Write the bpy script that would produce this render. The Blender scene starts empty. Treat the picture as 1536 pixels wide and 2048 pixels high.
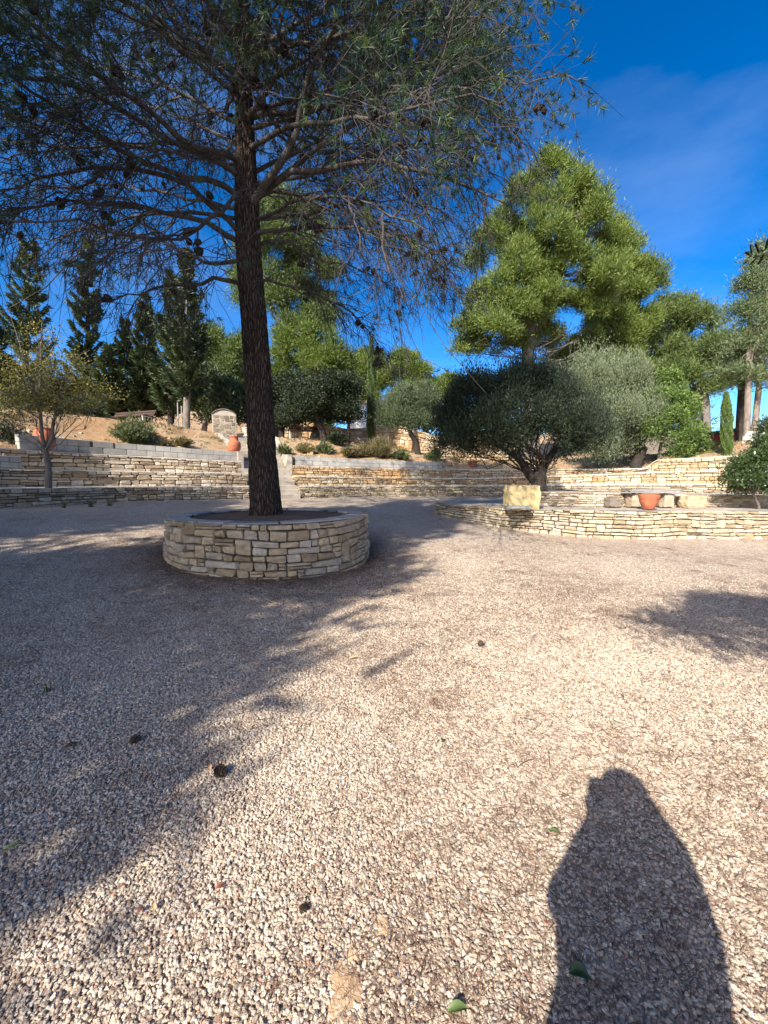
import bpy, math, random
import numpy as np
from mathutils import Vector, Matrix, Quaternion, noise as mnoise

rng = np.random.default_rng(7)
random.seed(7)
SC = bpy.context.scene
COL = SC.collection

# ---------------------------------------------------------------- camera, sky, sun, exposure
EYE = Vector((0.0, 0.0, 1.5))
PITCH = math.radians(4.39)
cam_d = bpy.data.cameras.new('camera')
cam = bpy.data.objects.new('camera', cam_d)
COL.objects.link(cam)
cam.location = EYE
cam.rotation_euler = (math.radians(90) - PITCH, 0, 0)
cam_d.sensor_fit = 'VERTICAL'
cam_d.sensor_height = 36.0
cam_d.lens = 36.0 * 769.0 / 2048.0
cam_d.clip_start = 0.02
cam_d.clip_end = 3000
SC.camera = cam

SUN_AZ = math.radians(30.0)      # shadows fall this far to the right of straight ahead
SUN_EL = math.radians(35.0)
world = bpy.data.worlds.new('World')
SC.world = world
world.use_nodes = True
wn = world.node_tree.nodes
wl = world.node_tree.links
for n in list(wn):
    wn.remove(n)
w_out = wn.new('ShaderNodeOutputWorld')
w_bg = wn.new('ShaderNodeBackground')
w_sky = wn.new('ShaderNodeTexSky')
w_sky.sky_type = 'NISHITA'
w_sky.sun_disc = False
w_sky.sun_elevation = SUN_EL
w_sky.sun_rotation = math.radians(180) + SUN_AZ
w_sky.altitude = 300
w_sky.air_density = 0.8
w_sky.dust_density = 1.6
w_sky.ozone_density = 1.5
w_bg.inputs['Strength'].default_value = 0.125
w_hs = wn.new('ShaderNodeHueSaturation')
w_hs.inputs['Saturation'].default_value = 1.32
w_hs.inputs['Hue'].default_value = 0.501
# thin cirrus streaks
w_tc = wn.new('ShaderNodeTexCoord')
w_mp = wn.new('ShaderNodeMapping')
w_mp.inputs['Scale'].default_value = (1.0, 2.2, 4.5)
w_mp.inputs['Rotation'].default_value = (0.3, 0.5, 0.6)
w_ns = wn.new('ShaderNodeTexNoise')
w_ns.inputs['Scale'].default_value = 1.3
w_ns.inputs['Detail'].default_value = 7
w_ns.inputs['Roughness'].default_value = 0.55
w_rp = wn.new('ShaderNodeMapRange')
w_rp.inputs['From Min'].default_value = 0.46
w_rp.inputs['From Max'].default_value = 0.85
w_rp.inputs['To Max'].default_value = 0.15
w_mx = wn.new('ShaderNodeMixRGB')
w_mx.inputs['Color2'].default_value = (4.2, 5.0, 6.4, 1)
wl.new(w_tc.outputs['Generated'], w_mp.inputs['Vector'])
wl.new(w_mp.outputs['Vector'], w_ns.inputs['Vector'])
wl.new(w_ns.outputs['Fac'], w_rp.inputs['Value'])
wl.new(w_rp.outputs['Result'], w_mx.inputs['Fac'])
w_s1 = wn.new('ShaderNodeVectorMath'); w_s1.operation = 'SCALE'; w_s1.inputs['Scale'].default_value = 1 / 2.8
w_gm = wn.new('ShaderNodeGamma'); w_gm.inputs['Gamma'].default_value = 1.28
w_s2 = wn.new('ShaderNodeVectorMath'); w_s2.operation = 'SCALE'; w_s2.inputs['Scale'].default_value = 2.8
wl.new(w_sky.outputs['Color'], w_s1.inputs[0])
wl.new(w_s1.outputs[0], w_gm.inputs['Color'])
wl.new(w_gm.outputs['Color'], w_s2.inputs[0])
wl.new(w_s2.outputs[0], w_hs.inputs['Color'])
wl.new(w_hs.outputs['Color'], w_mx.inputs['Color1'])
wl.new(w_mx.outputs['Color'], w_bg.inputs['Color'])
wl.new(w_bg.outputs['Background'], w_out.inputs['Surface'])

sun_d = bpy.data.lights.new('sun', 'SUN')
sun_d.energy = 5.0
sun_d.angle = math.radians(0.5)
sun_d.color = (1.0, 0.94, 0.84)
sun = bpy.data.objects.new('sun', sun_d)
COL.objects.link(sun)
sdir = Vector((math.sin(SUN_AZ) * math.cos(SUN_EL), math.cos(SUN_AZ) * math.cos(SUN_EL), -math.sin(SUN_EL)))
sun.rotation_euler = sdir.to_track_quat('-Z', 'Y').to_euler()
sun.location = (-10, -20, 20)

SC.view_settings.view_transform = 'Standard'
SC.view_settings.look = 'None'
SC.view_settings.gamma = 1.0
SC.view_settings.use_curve_mapping = False
SC.view_settings.exposure = 1.08
SC.render.engine = 'CYCLES'
SC.cycles.max_bounces = 6
SC.cycles.transparent_max_bounces = 8
SC.cycles.use_adaptive_sampling = True

# ---------------------------------------------------------------- helpers
F = 769.0
cp, sp = math.cos(PITCH), math.sin(PITCH)


def at(px, py, Y):
    """world point seen at photo pixel (px, py) standing Y metres ahead"""
    u = (px - 768.0) / F
    v = (1024.0 - py) / F
    d = (u, cp + v * sp, -sp + v * cp)
    k = Y / d[1]
    return np.array((d[0] * k, Y, 1.5 + d[2] * k))


def zat(py, Y):
    return at(768, py, Y)[2]


def tag(o, label=None, cat=None, group=None, kind=None):
    if label: o['label'] = label
    if cat: o['category'] = cat
    if group: o['group'] = group
    if kind: o['kind'] = kind
    return o


ORG = {}


def empty(name, loc, label=None, cat=None, group=None):
    o = bpy.data.objects.new(name, None)
    o.empty_display_size = 0.1
    COL.objects.link(o)
    o.location = loc
    ORG[o.name] = np.array(loc, float)
    return tag(o, label, cat, group)


def link(name, me, parent=None, loc=None):
    """loc is the world origin of the mesh's own coordinates"""
    o = bpy.data.objects.new(name, me)
    COL.objects.link(o)
    loc = np.array(loc if loc is not None else (0, 0, 0), float)
    ORG[o.name] = loc
    if parent is not None:
        o.parent = parent
        o.location = loc - ORG[parent.name]
    else:
        o.location = loc
    return o


def np_mesh(name, V, F3=None, F4=None, A3=None, A4=None, mat=None, smooth=False):
    me = bpy.data.meshes.new(name)
    V = np.asarray(V, np.float32).reshape(-1, 3)
    F3 = np.zeros((0, 3), np.int32) if F3 is None or len(F3) == 0 else np.asarray(F3, np.int32)
    F4 = np.zeros((0, 4), np.int32) if F4 is None or len(F4) == 0 else np.asarray(F4, np.int32)
    n3, n4 = len(F3), len(F4)
    me.vertices.add(len(V))
    me.vertices.foreach_set('co', V.ravel())
    me.loops.add(n3 * 3 + n4 * 4)
    me.loops.foreach_set('vertex_index', np.concatenate([F3.ravel(), F4.ravel()]).astype(np.int32))
    me.polygons.add(n3 + n4)
    starts = np.concatenate([np.arange(n3) * 3, n3 * 3 + np.arange(n4) * 4]).astype(np.int32)
    me.polygons.foreach_set('loop_start', starts)
    me.update(calc_edges=True)
    me.validate()
    if A3 is not None or A4 is not None:
        at_ = me.attributes.new('v', 'FLOAT', 'FACE')
        a = np.concatenate([np.zeros(n3) if A3 is None else np.asarray(A3), np.zeros(n4) if A4 is None else np.asarray(A4)]).astype(np.float32)
        if len(at_.data) == len(a):
            at_.data.foreach_set('value', a)
    me.polygons.foreach_set('use_smooth', np.full(len(me.polygons), bool(smooth)))
    if mat: me.materials.append(mat)
    return me


class Geo:
    def __init__(s):
        s.V = []; s.T = []; s.Q = []; s.AT = []; s.AQ = []; s.n = 0

    def add(s, V, T=None, Q=None, a=0.5):
        V = np.asarray(V, float).reshape(-1, 3)
        if T is not None and len(T):
            T = np.asarray(T, np.int64); s.T.append(T + s.n)
            s.AT.append(np.full(len(T), a) if np.isscalar(a) else np.asarray(a)[:len(T)])
        if Q is not None and len(Q):
            Q = np.asarray(Q, np.int64); s.Q.append(Q + s.n)
            s.AQ.append(np.full(len(Q), a) if np.isscalar(a) else np.asarray(a)[:len(Q)])
        s.V.append(V); s.n += len(V)
        return s

    def box(s, c, d, rot=0.0, a=0.5, jit=0.0, M=None):
        x, y, z = d[0] / 2, d[1] / 2, d[2] / 2
        v = np.array([(-x, -y, -z), (x, -y, -z), (x, y, -z), (-x, y, -z), (-x, -y, z), (x, -y, z), (x, y, z), (-x, y, z)])
        if jit: v = v + rng.normal(0, jit, v.shape)
        if M is not None: v = v @ np.asarray(M).T
        ca, sa = math.cos(rot), math.sin(rot)
        v = np.stack([v[:, 0] * ca - v[:, 1] * sa, v[:, 0] * sa + v[:, 1] * ca, v[:, 2]], 1) + np.asarray(c)
        q = [(0, 3, 2, 1), (4, 5, 6, 7), (0, 1, 5, 4), (1, 2, 6, 5), (2, 3, 7, 6), (3, 0, 4, 7)]
        return s.add(v, None, q, a)

    def lathe(s, prof, c, n=32, a=0.5):
        prof = np.asarray(prof, float)
        th = np.linspace(0, 2 * math.pi, n, endpoint=False)
        V = np.stack([prof[:, None, 0] * np.cos(th), prof[:, None, 0] * np.sin(th), np.repeat(prof[:, 1:2], n, 1)], 2) + np.asarray(c)
        k = len(prof)
        i, j = np.meshgrid(np.arange(k - 1), np.arange(n), indexing='ij')
        j2 = (j + 1) % n
        Q = np.stack([i * n + j, i * n + j2, (i + 1) * n + j2, (i + 1) * n + j], 2).reshape(-1, 4)
        return s.add(V.reshape(-1, 3), None, Q, a)

    def build(s, name, mat, parent=None, loc=None, smooth=False, kind=None):
        if not s.V: return None
        if loc is None: loc = ORG[parent.name] if parent is not None else (0, 0, 0)
        V = np.concatenate(s.V) - np.asarray(loc)
        T = np.concatenate(s.T) if s.T else None
        Q = np.concatenate(s.Q) if s.Q else None
        me = np_mesh(name, V, T, Q, np.concatenate(s.AT) if s.AT else None, np.concatenate(s.AQ) if s.AQ else None, mat, smooth)
        o = link(name, me, parent, loc)
        if kind: o['kind'] = kind
        return o


def nrm(a):
    return a / np.maximum(np.linalg.norm(a, axis=-1, keepdims=True), 1e-9)


def tubes(P, R, sides=3, cap=False):
    """P (n,k,3), R (n,k) -> V, Q"""
    P = np.asarray(P, float); R = np.asarray(R, float)
    n, k = P.shape[:2]
    T = nrm(np.gradient(P, axis=1))
    ref = np.broadcast_to(np.array((0.31, 0.52, 0.79)), T.shape)
    ref = np.where(np.abs((T * np.array((0.31, 0.52, 0.79))).sum(-1, keepdims=True)) > 0.93, np.array((0.9, -0.3, 0.1)), ref)
    A = nrm(np.cross(T, ref)); B = np.cross(T, A)
    th = np.linspace(0, 2 * math.pi, sides, endpoint=False)
    V = P[:, :, None, :] + R[:, :, None, None] * (np.cos(th)[None, None, :, None] * A[:, :, None, :] + np.sin(th)[None, None, :, None] * B[:, :, None, :])
    a, i, j = np.meshgrid(np.arange(n), np.arange(k - 1), np.arange(sides), indexing='ij')
    j2 = (j + 1) % sides
    b = a * k * sides
    Q = np.stack([b + i * sides + j, b + i * sides + j2, b + (i + 1) * sides + j2, b + (i + 1) * sides + j], -1).reshape(-1, 4)
    return V.reshape(-1, 3), Q


def catmull(pts, n_per=12):
    p = np.asarray(pts, float)
    p = np.vstack([2 * p[0] - p[1], p, 2 * p[-1] - p[-2]])
    out = []
    t = np.linspace(0, 1, n_per, endpoint=False)[:, None]
    for i in range(1, len(p) - 2):
        a, b, c, d = p[i - 1], p[i], p[i + 1], p[i + 2]
        out.append(0.5 * ((2 * b) + (-a + c) * t + (2 * a - 5 * b + 4 * c - d) * t ** 2 + (-a + 3 * b - 3 * c + d) * t ** 3))
    out.append(p[-2:-1])
    return np.vstack(out)


class Path:
    """plan polyline by arc length; its normal points to the visible side"""
    def __init__(s, pts, n_per=14, smooth=True):
        q = catmull(pts, n_per) if smooth else np.asarray(pts, float)
        d = np.r_[0, np.cumsum(np.linalg.norm(np.diff(q, axis=0), axis=1))]
        s.S = d; s.q = q; s.L = d[-1]
        t = nrm(np.gradient(q, axis=0))
        s.t = t

    def pos(s, u, off=0.0):
        """off > 0 towards the visible side"""
        u = np.asarray(u, float)
        x = np.interp(u, s.S, s.q[:, 0]); y = np.interp(u, s.S, s.q[:, 1])
        tx = np.interp(u, s.S, s.t[:, 0]); ty = np.interp(u, s.S, s.t[:, 1])
        l = np.hypot(tx, ty); tx, ty = tx / l, ty / l
        if np.any(u < 0):
            x = np.where(u < 0, x + u * tx, x); y = np.where(u < 0, y + u * ty, y)
        if np.any(u > s.L):
            x = np.where(u > s.L, x + (u - s.L) * tx, x); y = np.where(u > s.L, y + (u - s.L) * ty, y)
        return np.stack([x + ty * off, y - tx * off], -1)


def vnoise(seed):
    r = np.random.default_rng(seed)
    f = r.uniform(0.6, 3.2, 6); ph = r.uniform(0, 6.28, 6); am = 1 / f; am /= am.sum()
    return lambda x: (am[:, None] * np.sin(np.outer(f, np.atleast_1d(x)) * 1.0 + ph[:, None])).sum(0)


# ---------------------------------------------------------------- materials
def N(nt, t, **kw):
    n = nt.nodes.new(t)
    for k, v in kw.items():
        if hasattr(n, k): setattr(n, k, v)
        else: n.inputs[k.replace('_', ' ')].default_value = v
    return n


def ramp(nt, stops, interp='LINEAR'):
    r = nt.nodes.new('ShaderNodeValToRGB')
    r.color_ramp.interpolation = interp
    e = r.color_ramp.elements
    while len(e) > 1: e.remove(e[-1])
    e[0].position = stops[0][0]; e[0].color = (*stops[0][1], 1)
    for p, c in stops[1:]:
        x = e.new(p); x.color = (*c, 1)
    return r


def base_mat(name, rough=0.85, spec=0.25):
    m = bpy.data.materials.new(name); m.use_nodes = True
    nt = m.node_tree
    b = nt.nodes['Principled BSDF']
    b.inputs['Roughness'].default_value = rough
    b.inputs['Specular IOR Level'].default_value = spec
    return m, nt, b


def geo_pos(nt, scale=(1, 1, 1)):
    g = nt.nodes.new('ShaderNodeNewGeometry')
    mp = nt.nodes.new('ShaderNodeMapping'); mp.inputs['Scale'].default_value = scale
    nt.links.new(g.outputs['Position'], mp.inputs['Vector'])
    return mp.outputs['Vector']


def noise_fac(nt, vec, scale, detail=4, rough=0.55):
    n = N(nt, 'ShaderNodeTexNoise', Scale=scale, Detail=detail, Roughness=rough)
    nt.links.new(vec, n.inputs['Vector'])
    return n.outputs['Fac']


def mixc(nt, fac, c1, c2, mode='MIX'):
    m = nt.nodes.new('ShaderNodeMixRGB'); m.blend_type = mode
    for s, v in (('Fac', fac), ('Color1', c1), ('Color2', c2)):
        if isinstance(v, (int, float)): m.inputs[s].default_value = v
        elif isinstance(v, tuple): m.inputs[s].default_value = (*v, 1)
        else: nt.links.new(v, m.inputs[s])
    return m.outputs['Color']


def maprange(nt, val, a, b, c=0.0, d=1.0):
    m = N(nt, 'ShaderNodeMapRange'); m.inputs['From Min'].default_value = a; m.inputs['From Max'].default_value = b
    m.inputs['To Min'].default_value = c; m.inputs['To Max'].default_value = d
    nt.links.new(val, m.inputs['Value'])
    return m.outputs['Result']


def bump(nt, b, h, strength=0.4, dist=0.01):
    n = N(nt, 'ShaderNodeBump', Strength=strength, Distance=dist)
    nt.links.new(h, n.inputs['Height']); nt.links.new(n.outputs['Normal'], b.inputs['Normal'])


def simple_mat(name, c1, c2=None, scale=6.0, rough=0.85, spec=0.2, bmp=0.3, bd=0.006, stretch=(1, 1, 1), detail=6):
    m, nt, b = base_mat(name, rough, spec)
    v = geo_pos(nt, stretch)
    f = noise_fac(nt, v, scale, detail, 0.6)
    if c2 is None: c2 = tuple(x * 0.75 for x in c1)
    col = mixc(nt, maprange(nt, f, 0.35, 0.65), c1, c2)
    nt.links.new(col, b.inputs['Base Color'])
    bump(nt, b, noise_fac(nt, v, scale * 5, 6, 0.65), bmp, bd)
    return m


def stone_mat(name, stops, patch=None, patch_scale=0.35):
    """stone colour: each stone has its own value v (a face attribute); veins and stains in the grain"""
    m, nt, b = base_mat(name, 0.9, 0.15)
    a = nt.nodes.new('ShaderNodeAttribute'); a.attribute_name = 'v'
    r = ramp(nt, stops)
    nt.links.new(a.outputs['Fac'], r.inputs['Fac'])
    v = geo_pos(nt, (1, 1, 1.6))
    col = r.outputs['Color']
    if patch:
        pf = maprange(nt, noise_fac(nt, v, patch_scale, 2), 0.5, 0.62, 0, 0.7)
        col = mixc(nt, pf, col, patch)
    f1 = noise_fac(nt, v, 9, 6, 0.65)
    col = mixc(nt, 1.0, col, mixc(nt, maprange(nt, f1, 0.3, 0.72), (0.62, 0.58, 0.55), (1.2, 1.17, 1.12)), 'MULTIPLY')
    f2 = noise_fac(nt, v, 45, 5, 0.7)
    col = mixc(nt, maprange(nt, f2, 0.58, 0.75, 0, 0.45), col, (0.09, 0.08, 0.07))
    nt.links.new(col, b.inputs['Base Color'])
    h = nt.nodes.new('ShaderNodeMath'); h.operation = 'ADD'
    nt.links.new(f1, h.inputs[0]); nt.links.new(f2, h.inputs[1])
    bump(nt, b, h.outputs[0], 0.8, 0.012)
    return m


def leaf_mat(name, stops, trans=0.25, rough=0.55, spec=0.3):
    m, nt, b = base_mat(name, rough, spec)
    a = nt.nodes.new('ShaderNodeAttribute'); a.attribute_name = 'v'
    r = ramp(nt, stops)
    nt.links.new(a.outputs['Fac'], r.inputs['Fac'])
    nt.links.new(r.outputs['Color'], b.inputs['Base Color'])
    t = nt.nodes.new('ShaderNodeBsdfTranslucent')
    lite = mixc(nt, 1.0, r.outputs['Color'], (1.25, 1.35, 0.6), 'MULTIPLY')
    nt.links.new(lite, t.inputs['Color'])
    mx = nt.nodes.new('ShaderNodeMixShader'); mx.inputs['Fac'].default_value = trans
    nt.links.new(b.outputs['BSDF'], mx.inputs[1]); nt.links.new(t.outputs['BSDF'], mx.inputs[2])
    nt.links.new(mx.outputs['Shader'], nt.nodes['Material Output'].inputs['Surface'])
    return m


M = {}
M['stone_planter'] = stone_mat('stone_planter', [(0, (.28, .205, .13)), (.3, (.41, .32, .21)), (.6, (.49, .39, .26)), (.85, (.36, .305, .235)), (1, (.50, .44, .35))])
M['stone_pale'] = stone_mat('stone_pale', [(0, (.34, .26, .17)), (.3, (.46, .39, .275)), (.65, (.52, .455, .335)), (.9, (.36, .315, .26)), (1, (.55, .49, .39))])
M['stone_grey'] = stone_mat('stone_grey', [(0, (.25, .19, .135)), (.3, (.37, .30, .22)), (.65, (.47, .40, .31)), (1, (.57, .50, .41))])
M['stone_gold'] = stone_mat('stone_gold', [(0, (.34, .23, .13)), (.3, (.44, .34, .21)), (.65, (.49, .41, .28)), (1, (.54, .49, .40))], (.48, .28, .12))
M['mortar'] = simple_mat('mortar', (.045, .036, .028), (.08, .065, .05), 14, 0.95)
M['cap'] = simple_mat('cap', (.60, .55, .47), (.44, .39, .33), 5, 0.9)  # pale mortar, brightened further: light on the wall tops put into the colour
M['slab'] = simple_mat('slab', (.27, .26, .235), (.17, .165, .15), 4, 0.85, bmp=0.25)
M['soil'] = simple_mat('soil', (.13, .085, .055), (.22, .15, .10), 7, 0.98, bmp=0.9, bd=0.02)
M['earth'] = simple_mat('earth', (.40, .25, .14), (.50, .37, .24), 1.1, 0.98, bmp=0.9, bd=0.03)
M['tread'] = simple_mat('tread', (.42, .37, .31), (.30, .26, .21), 2.5, 0.95, bmp=0.6, bd=0.01)
M['block'] = simple_mat('block', (.36, .345, .315), (.28, .265, .24), 3.5, 0.9, bmp=0.4, bd=0.004)
M['terracotta'] = simple_mat('terracotta', (.42, .145, .075), (.30, .095, .05), 7, 0.75, bmp=0.15, bd=0.004)
M['plaster'] = simple_mat('plaster', (.55, .52, .45), (.40, .37, .31), 3, 0.9)
M['boulder'] = simple_mat('boulder', (.50, .40, .20), (.40, .31, .16), 4, 0.9, bmp=0.8, bd=0.02)
M['white_paint'] = simple_mat('white_paint', (.75, .74, .70), (.62, .60, .55), 6, 0.7)
M['dark_wood'] = simple_mat('dark_wood', (.045, .026, .02), (.08, .045, .033), 5, 0.7, stretch=(1, 1, 8))
M['grey_wood'] = simple_mat('grey_wood', (.36, .33, .29), (.24, .21, .18), 7, 0.85)
M['bark_light'] = simple_mat('bark_light', (.26, .22, .18), (.15, .12, .10), 9, 0.95, bmp=1.0, bd=0.03, stretch=(1, 1, .35))
M['bark_grey'] = simple_mat('bark_grey', (.20, .175, .15), (.11, .095, .08), 9, 0.95, bmp=1.0, bd=0.03, stretch=(1, 1, .35))
M['bark_dark'] = simple_mat('bark_dark', (.028, .022, .018), (.055, .044, .036), 9, 0.95, bmp=1.0, bd=0.03, stretch=(1, 1, .35))
M['cone_fallen'] = simple_mat('cone_fallen', (.085, .058, .04), (.045, .032, .025), 60, 0.85)
M['bark_limb'] = simple_mat('bark_limb', (.115, .098, .085), (.045, .037, .032), 9, 0.95, bmp=1.0, bd=0.02)
M['hut_stone'] = stone_mat('hut_stone', [(0, (.16, .13, .10)), (.5, (.24, .20, .15)), (1, (.30, .27, .21))])
M['twig'] = simple_mat('twig', (.058, .053, .050), (.028, .025, .023), 3, 0.9)
M['cone'] = simple_mat('cone', (.018, .014, .012), (.032, .024, .02), 40, 0.8)
M['red_metal'] = simple_mat('red_metal', (.12, .018, .02), (.09, .014, .016), 3, 0.6)
M['black_metal'] = simple_mat('black_metal', (.02, .02, .022), (.03, .03, .03), 3, 0.6)
M['concrete'] = simple_mat('concrete', (.20, .17, .14), (.14, .115, .095), 2, 0.95)

# furrowed bark of the big pine
m, nt, b = base_mat('bark_pine', 0.95, 0.1)
v = geo_pos(nt, (1, 1, .17))
vo = N(nt, 'ShaderNodeTexVoronoi', feature='DISTANCE_TO_EDGE', Scale=30.0)
nt.links.new(v, vo.inputs['Vector'])
nz = noise_fac(nt, geo_pos(nt, (1, 1, .5)), 26, 6, 0.7)
col = mixc(nt, maprange(nt, vo.outputs['Distance'], 0.0, 0.22), (.022, .016, .013), mixc(nt, nz, (.055, .038, .029), (.125, .095, .075)))
nt.links.new(col, b.inputs['Base Color'])
ad = nt.nodes.new('ShaderNodeMath'); ad.operation = 'MULTIPLY_ADD'
nt.links.new(nz, ad.inputs[0]); ad.inputs[1].default_value = 0.35
nt.links.new(maprange(nt, vo.outputs['Distance'], 0.0, 0.25), ad.inputs[2])
bump(nt, b, ad.outputs[0], 1.0, 0.03)
M['bark_pine'] = m

M['needle_near'] = leaf_mat('needle_near', [(0, (.022, .045, .028)), (.5, (.042, .078, .040)), (.85, (.085, .125, .045)), (1, (.22, .26, .06))], .22, .5)
M['pine_lit'] = leaf_mat('pine_lit', [(0, (.04, .07, .016)), (.4, (.10, .145, .03)), (1, (.23, .27, .055))], .3)
M['pine_mid'] = leaf_mat('pine_mid', [(0, (.045, .07, .022)), (.5, (.095, .14, .04)), (1, (.19, .22, .065))], .25)
M['pine_grey'] = leaf_mat('pine_grey', [(0, (.06, .085, .038)), (.5, (.10, .14, .058)), (1, (.17, .20, .09))], .2)
M['conifer_dark'] = leaf_mat('conifer_dark', [(0, (.020, .034, .018)), (.5, (.055, .08, .036)), (1, (.125, .155, .065))], .12)
M['oak_dark'] = leaf_mat('oak_dark', [(0, (.010, .017, .008)), (.6, (.022, .036, .015)), (1, (.055, .078, .03))], .12)
M['cypress'] = leaf_mat('cypress', [(0, (.05, .08, .02)), (.5, (.08, .13, .03)), (1, (.13, .18, .05))], .15)
M['cypress_dark'] = leaf_mat('cypress_dark', [(0, (.03, .055, .018)), (.5, (.065, .10, .03)), (1, (.12, .165, .045))], .12)
M['olive_dark'] = leaf_mat('olive_dark', [(0, (.018, .026, .018)), (.55, (.032, .046, .028)), (.85, (.065, .09, .045)), (1, (.15, .17, .10))], .1, .6, .15)
M['olive_silver'] = leaf_mat('olive_silver', [(0, (.075, .095, .05)), (.5, (.14, .17, .095)), (1, (.27, .30, .19))], .2, .6, .15)
M['olive_green'] = leaf_mat('olive_green', [(0, (.05, .07, .035)), (.5, (.085, .115, .055)), (1, (.17, .20, .12))], .15, .6, .15)
M['citrus'] = leaf_mat('citrus', [(0, (.05, .09, .025)), (.5, (.11, .175, .042)), (1, (.20, .27, .07))], .3, .55, .25)
M['laurel'] = leaf_mat('laurel', [(0, (.02, .04, .015)), (.5, (.04, .07, .02)), (1, (.10, .14, .04))], .15, .35, .5)
M['autumn'] = leaf_mat('autumn', [(0, (.05, .055, .02)), (.45, (.12, .115, .035)), (.75, (.26, .21, .06)), (1, (.66, .50, .12))], .35)
M['shrub'] = leaf_mat('shrub', [(0, (.06, .08, .03)), (.5, (.10, .13, .05)), (1, (.17, .19, .08))], .2)
M['dry_grass'] = leaf_mat('dry_grass', [(0, (.10, .10, .04)), (.5, (.18, .15, .07)), (1, (.32, .25, .13))], .25)

# ================================================================ TERRAIN AND WALLS
# ---- the gravel court: a gentle rise towards the terraces
gp = np.array([(0, 0, 0), (-1, 3, 0), (2, 3, .0), (4, 4, 0), (-3, 1, 0), (3, 0, 0), (-2, 5.3, .13), (-3.9, 7.2, .34), (-.3, 6.8, .1),
               (5, 9.2, .18), (9.0, 9.05, .17), (2.5, 9.5, .26), (1.6, 12.5, .5), (0, 10, .38), (-5, 9.5, .62), (-6, 5, .4), (12, 8, .25), (0, -6, -.1), (-8, 0, .3),
               (-12.2, 3, .8), (-11.2, 6.5, .86), (-9.45, 9.45, .865), (-8.3, 12.1, .88), (-6.4, 13.3, .88), (-4.95, 14.6, .88), (-3.5, 15.9, .87),
               (-1.45, 16.3, .87), (.7, 17, .87), (4.5, 18, .86), (7.6, 17.2, .87), (11.3, 13.8, .75), (13.5, 10, .45), (8, 14, .7), (-12, -6, .3), (12, -6, 0)], float)


def tps_fit(p):
    n = len(p); d = np.linalg.norm(p[:, None, :2] - p[None, :, :2], axis=2)
    K = np.where(d > 0, d * d * np.log(d + 1e-9), 0) + np.eye(n) * 0.6
    Pm = np.c_[np.ones(n), p[:, :2]]
    A = np.block([[K, Pm], [Pm.T, np.zeros((3, 3))]])
    return np.linalg.solve(A, np.r_[p[:, 2], 0, 0, 0])


TPS = tps_fit(gp)


def G(x, y):
    x = np.asarray(x, float); y = np.asarray(y, float)
    d = np.sqrt((x[..., None] - gp[:, 0]) ** 2 + (y[..., None] - gp[:, 1]) ** 2)
    z = (np.where(d > 0, d * d * np.log(d + 1e-9), 0) * TPS[:len(gp)]).sum(-1) + TPS[-3] + TPS[-2] * x + TPS[-1] * y
    r = np.hypot(x, y - 6)
    f = np.clip((r - 14) / 10, 0, 1)
    return np.clip(z, -.3, .95) * (1 - f) + 0.3 * f * (y < 0) + 0.6 * f * (y >= 0)


# gravel sheet material
m, nt, b = base_mat('gravel_bed', 0.95, 0.1)
pv = geo_pos(nt)
vo = N(nt, 'ShaderNodeTexVoronoi', Scale=62.0); nt.links.new(pv, vo.inputs['Vector'])
sep = nt.nodes.new('ShaderNodeSeparateColor'); nt.links.new(vo.outputs['Color'], sep.inputs['Color'])
peb = ramp(nt, [(0, (.20, .15, .11)), (.25, (.37, .295, .22)), (.55, (.51, .425, .325)), (.8, (.42, .335, .26)), (.93, (.59, .51, .41)), (1, (.15, .125, .11))])
nt.links.new(sep.outputs[0], peb.inputs['Fac'])
edge = maprange(nt, vo.outputs['Distance'], 0.35, 0.75, 1.08, 0.72)  # dims the cell rims: shade between pebbles put into the colour
col = mixc(nt, 1.0, peb.outputs['Color'], edge, 'MULTIPLY')
big = noise_fac(nt, pv, 0.55, 6, 0.62)
fine = noise_fac(nt, geo_pos(nt, (1, 1.4, 1)), 5.5, 6, 0.7)
mul = nt.nodes.new('ShaderNodeMath'); mul.operation = 'MULTIPLY'
nt.links.new(maprange(nt, big, 0.40, 0.58), mul.inputs[0]); nt.links.new(maprange(nt, fine, 0.40, 0.64), mul.inputs[1])
col = mixc(nt, maprange(nt, mul.outputs[0], 0, 1, 0, 0.62), col, (.20, .125, .085))
nt.links.new(col, b.inputs['Base Color'])
bump(nt, b, maprange(nt, vo.outputs['Distance'], 0.1, 0.7, 1, 0), .5, 0.008)
M['gravel_bed'] = m


def grid_xy(xs, ys, zf, name, mat, kind='structure', smooth=True):
    X, Y = np.meshgrid(xs, ys, indexing='xy')
    Z = zf(X, Y)
    nx = len(xs)
    V = np.stack([X, Y, Z], -1).reshape(-1, 3)
    i, j = np.meshgrid(np.arange(len(ys) - 1), np.arange(nx - 1), indexing='ij')
    Q = np.stack([i * nx + j, i * nx + j + 1, (i + 1) * nx + j + 1, (i + 1) * nx + j], -1).reshape(-1, 4)
    o = link(name, np_mesh(name, V, None, Q, mat=mat, smooth=smooth))
    o['kind'] = kind
    return o


xs = np.unique(np.r_[np.array([-900, -500, -250, -120, -60, -40, -30]), np.arange(-24, 24.01, .4), np.array([30, 40, 60, 120, 250, 500, 900])])
ys = np.unique(np.r_[np.array([-900, -500, -250, -120, -60, -40, -30]), np.arange(-24, 24.01, .4), np.array([30, 40, 60, 120, 250, 500, 900])])


def gravel_z(X, Y):
    z = G(X, Y)
    return z + 0.012 * np.sin(X * 1.7 + 1.2 * np.sin(Y * .9)) * np.cos(Y * 1.3)


def GZ(x, y):
    return float(gravel_z(np.array(float(x)), np.array(float(y))))


grid_xy(xs, ys, gravel_z, 'gravel_ground', M['gravel_bed'])

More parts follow.
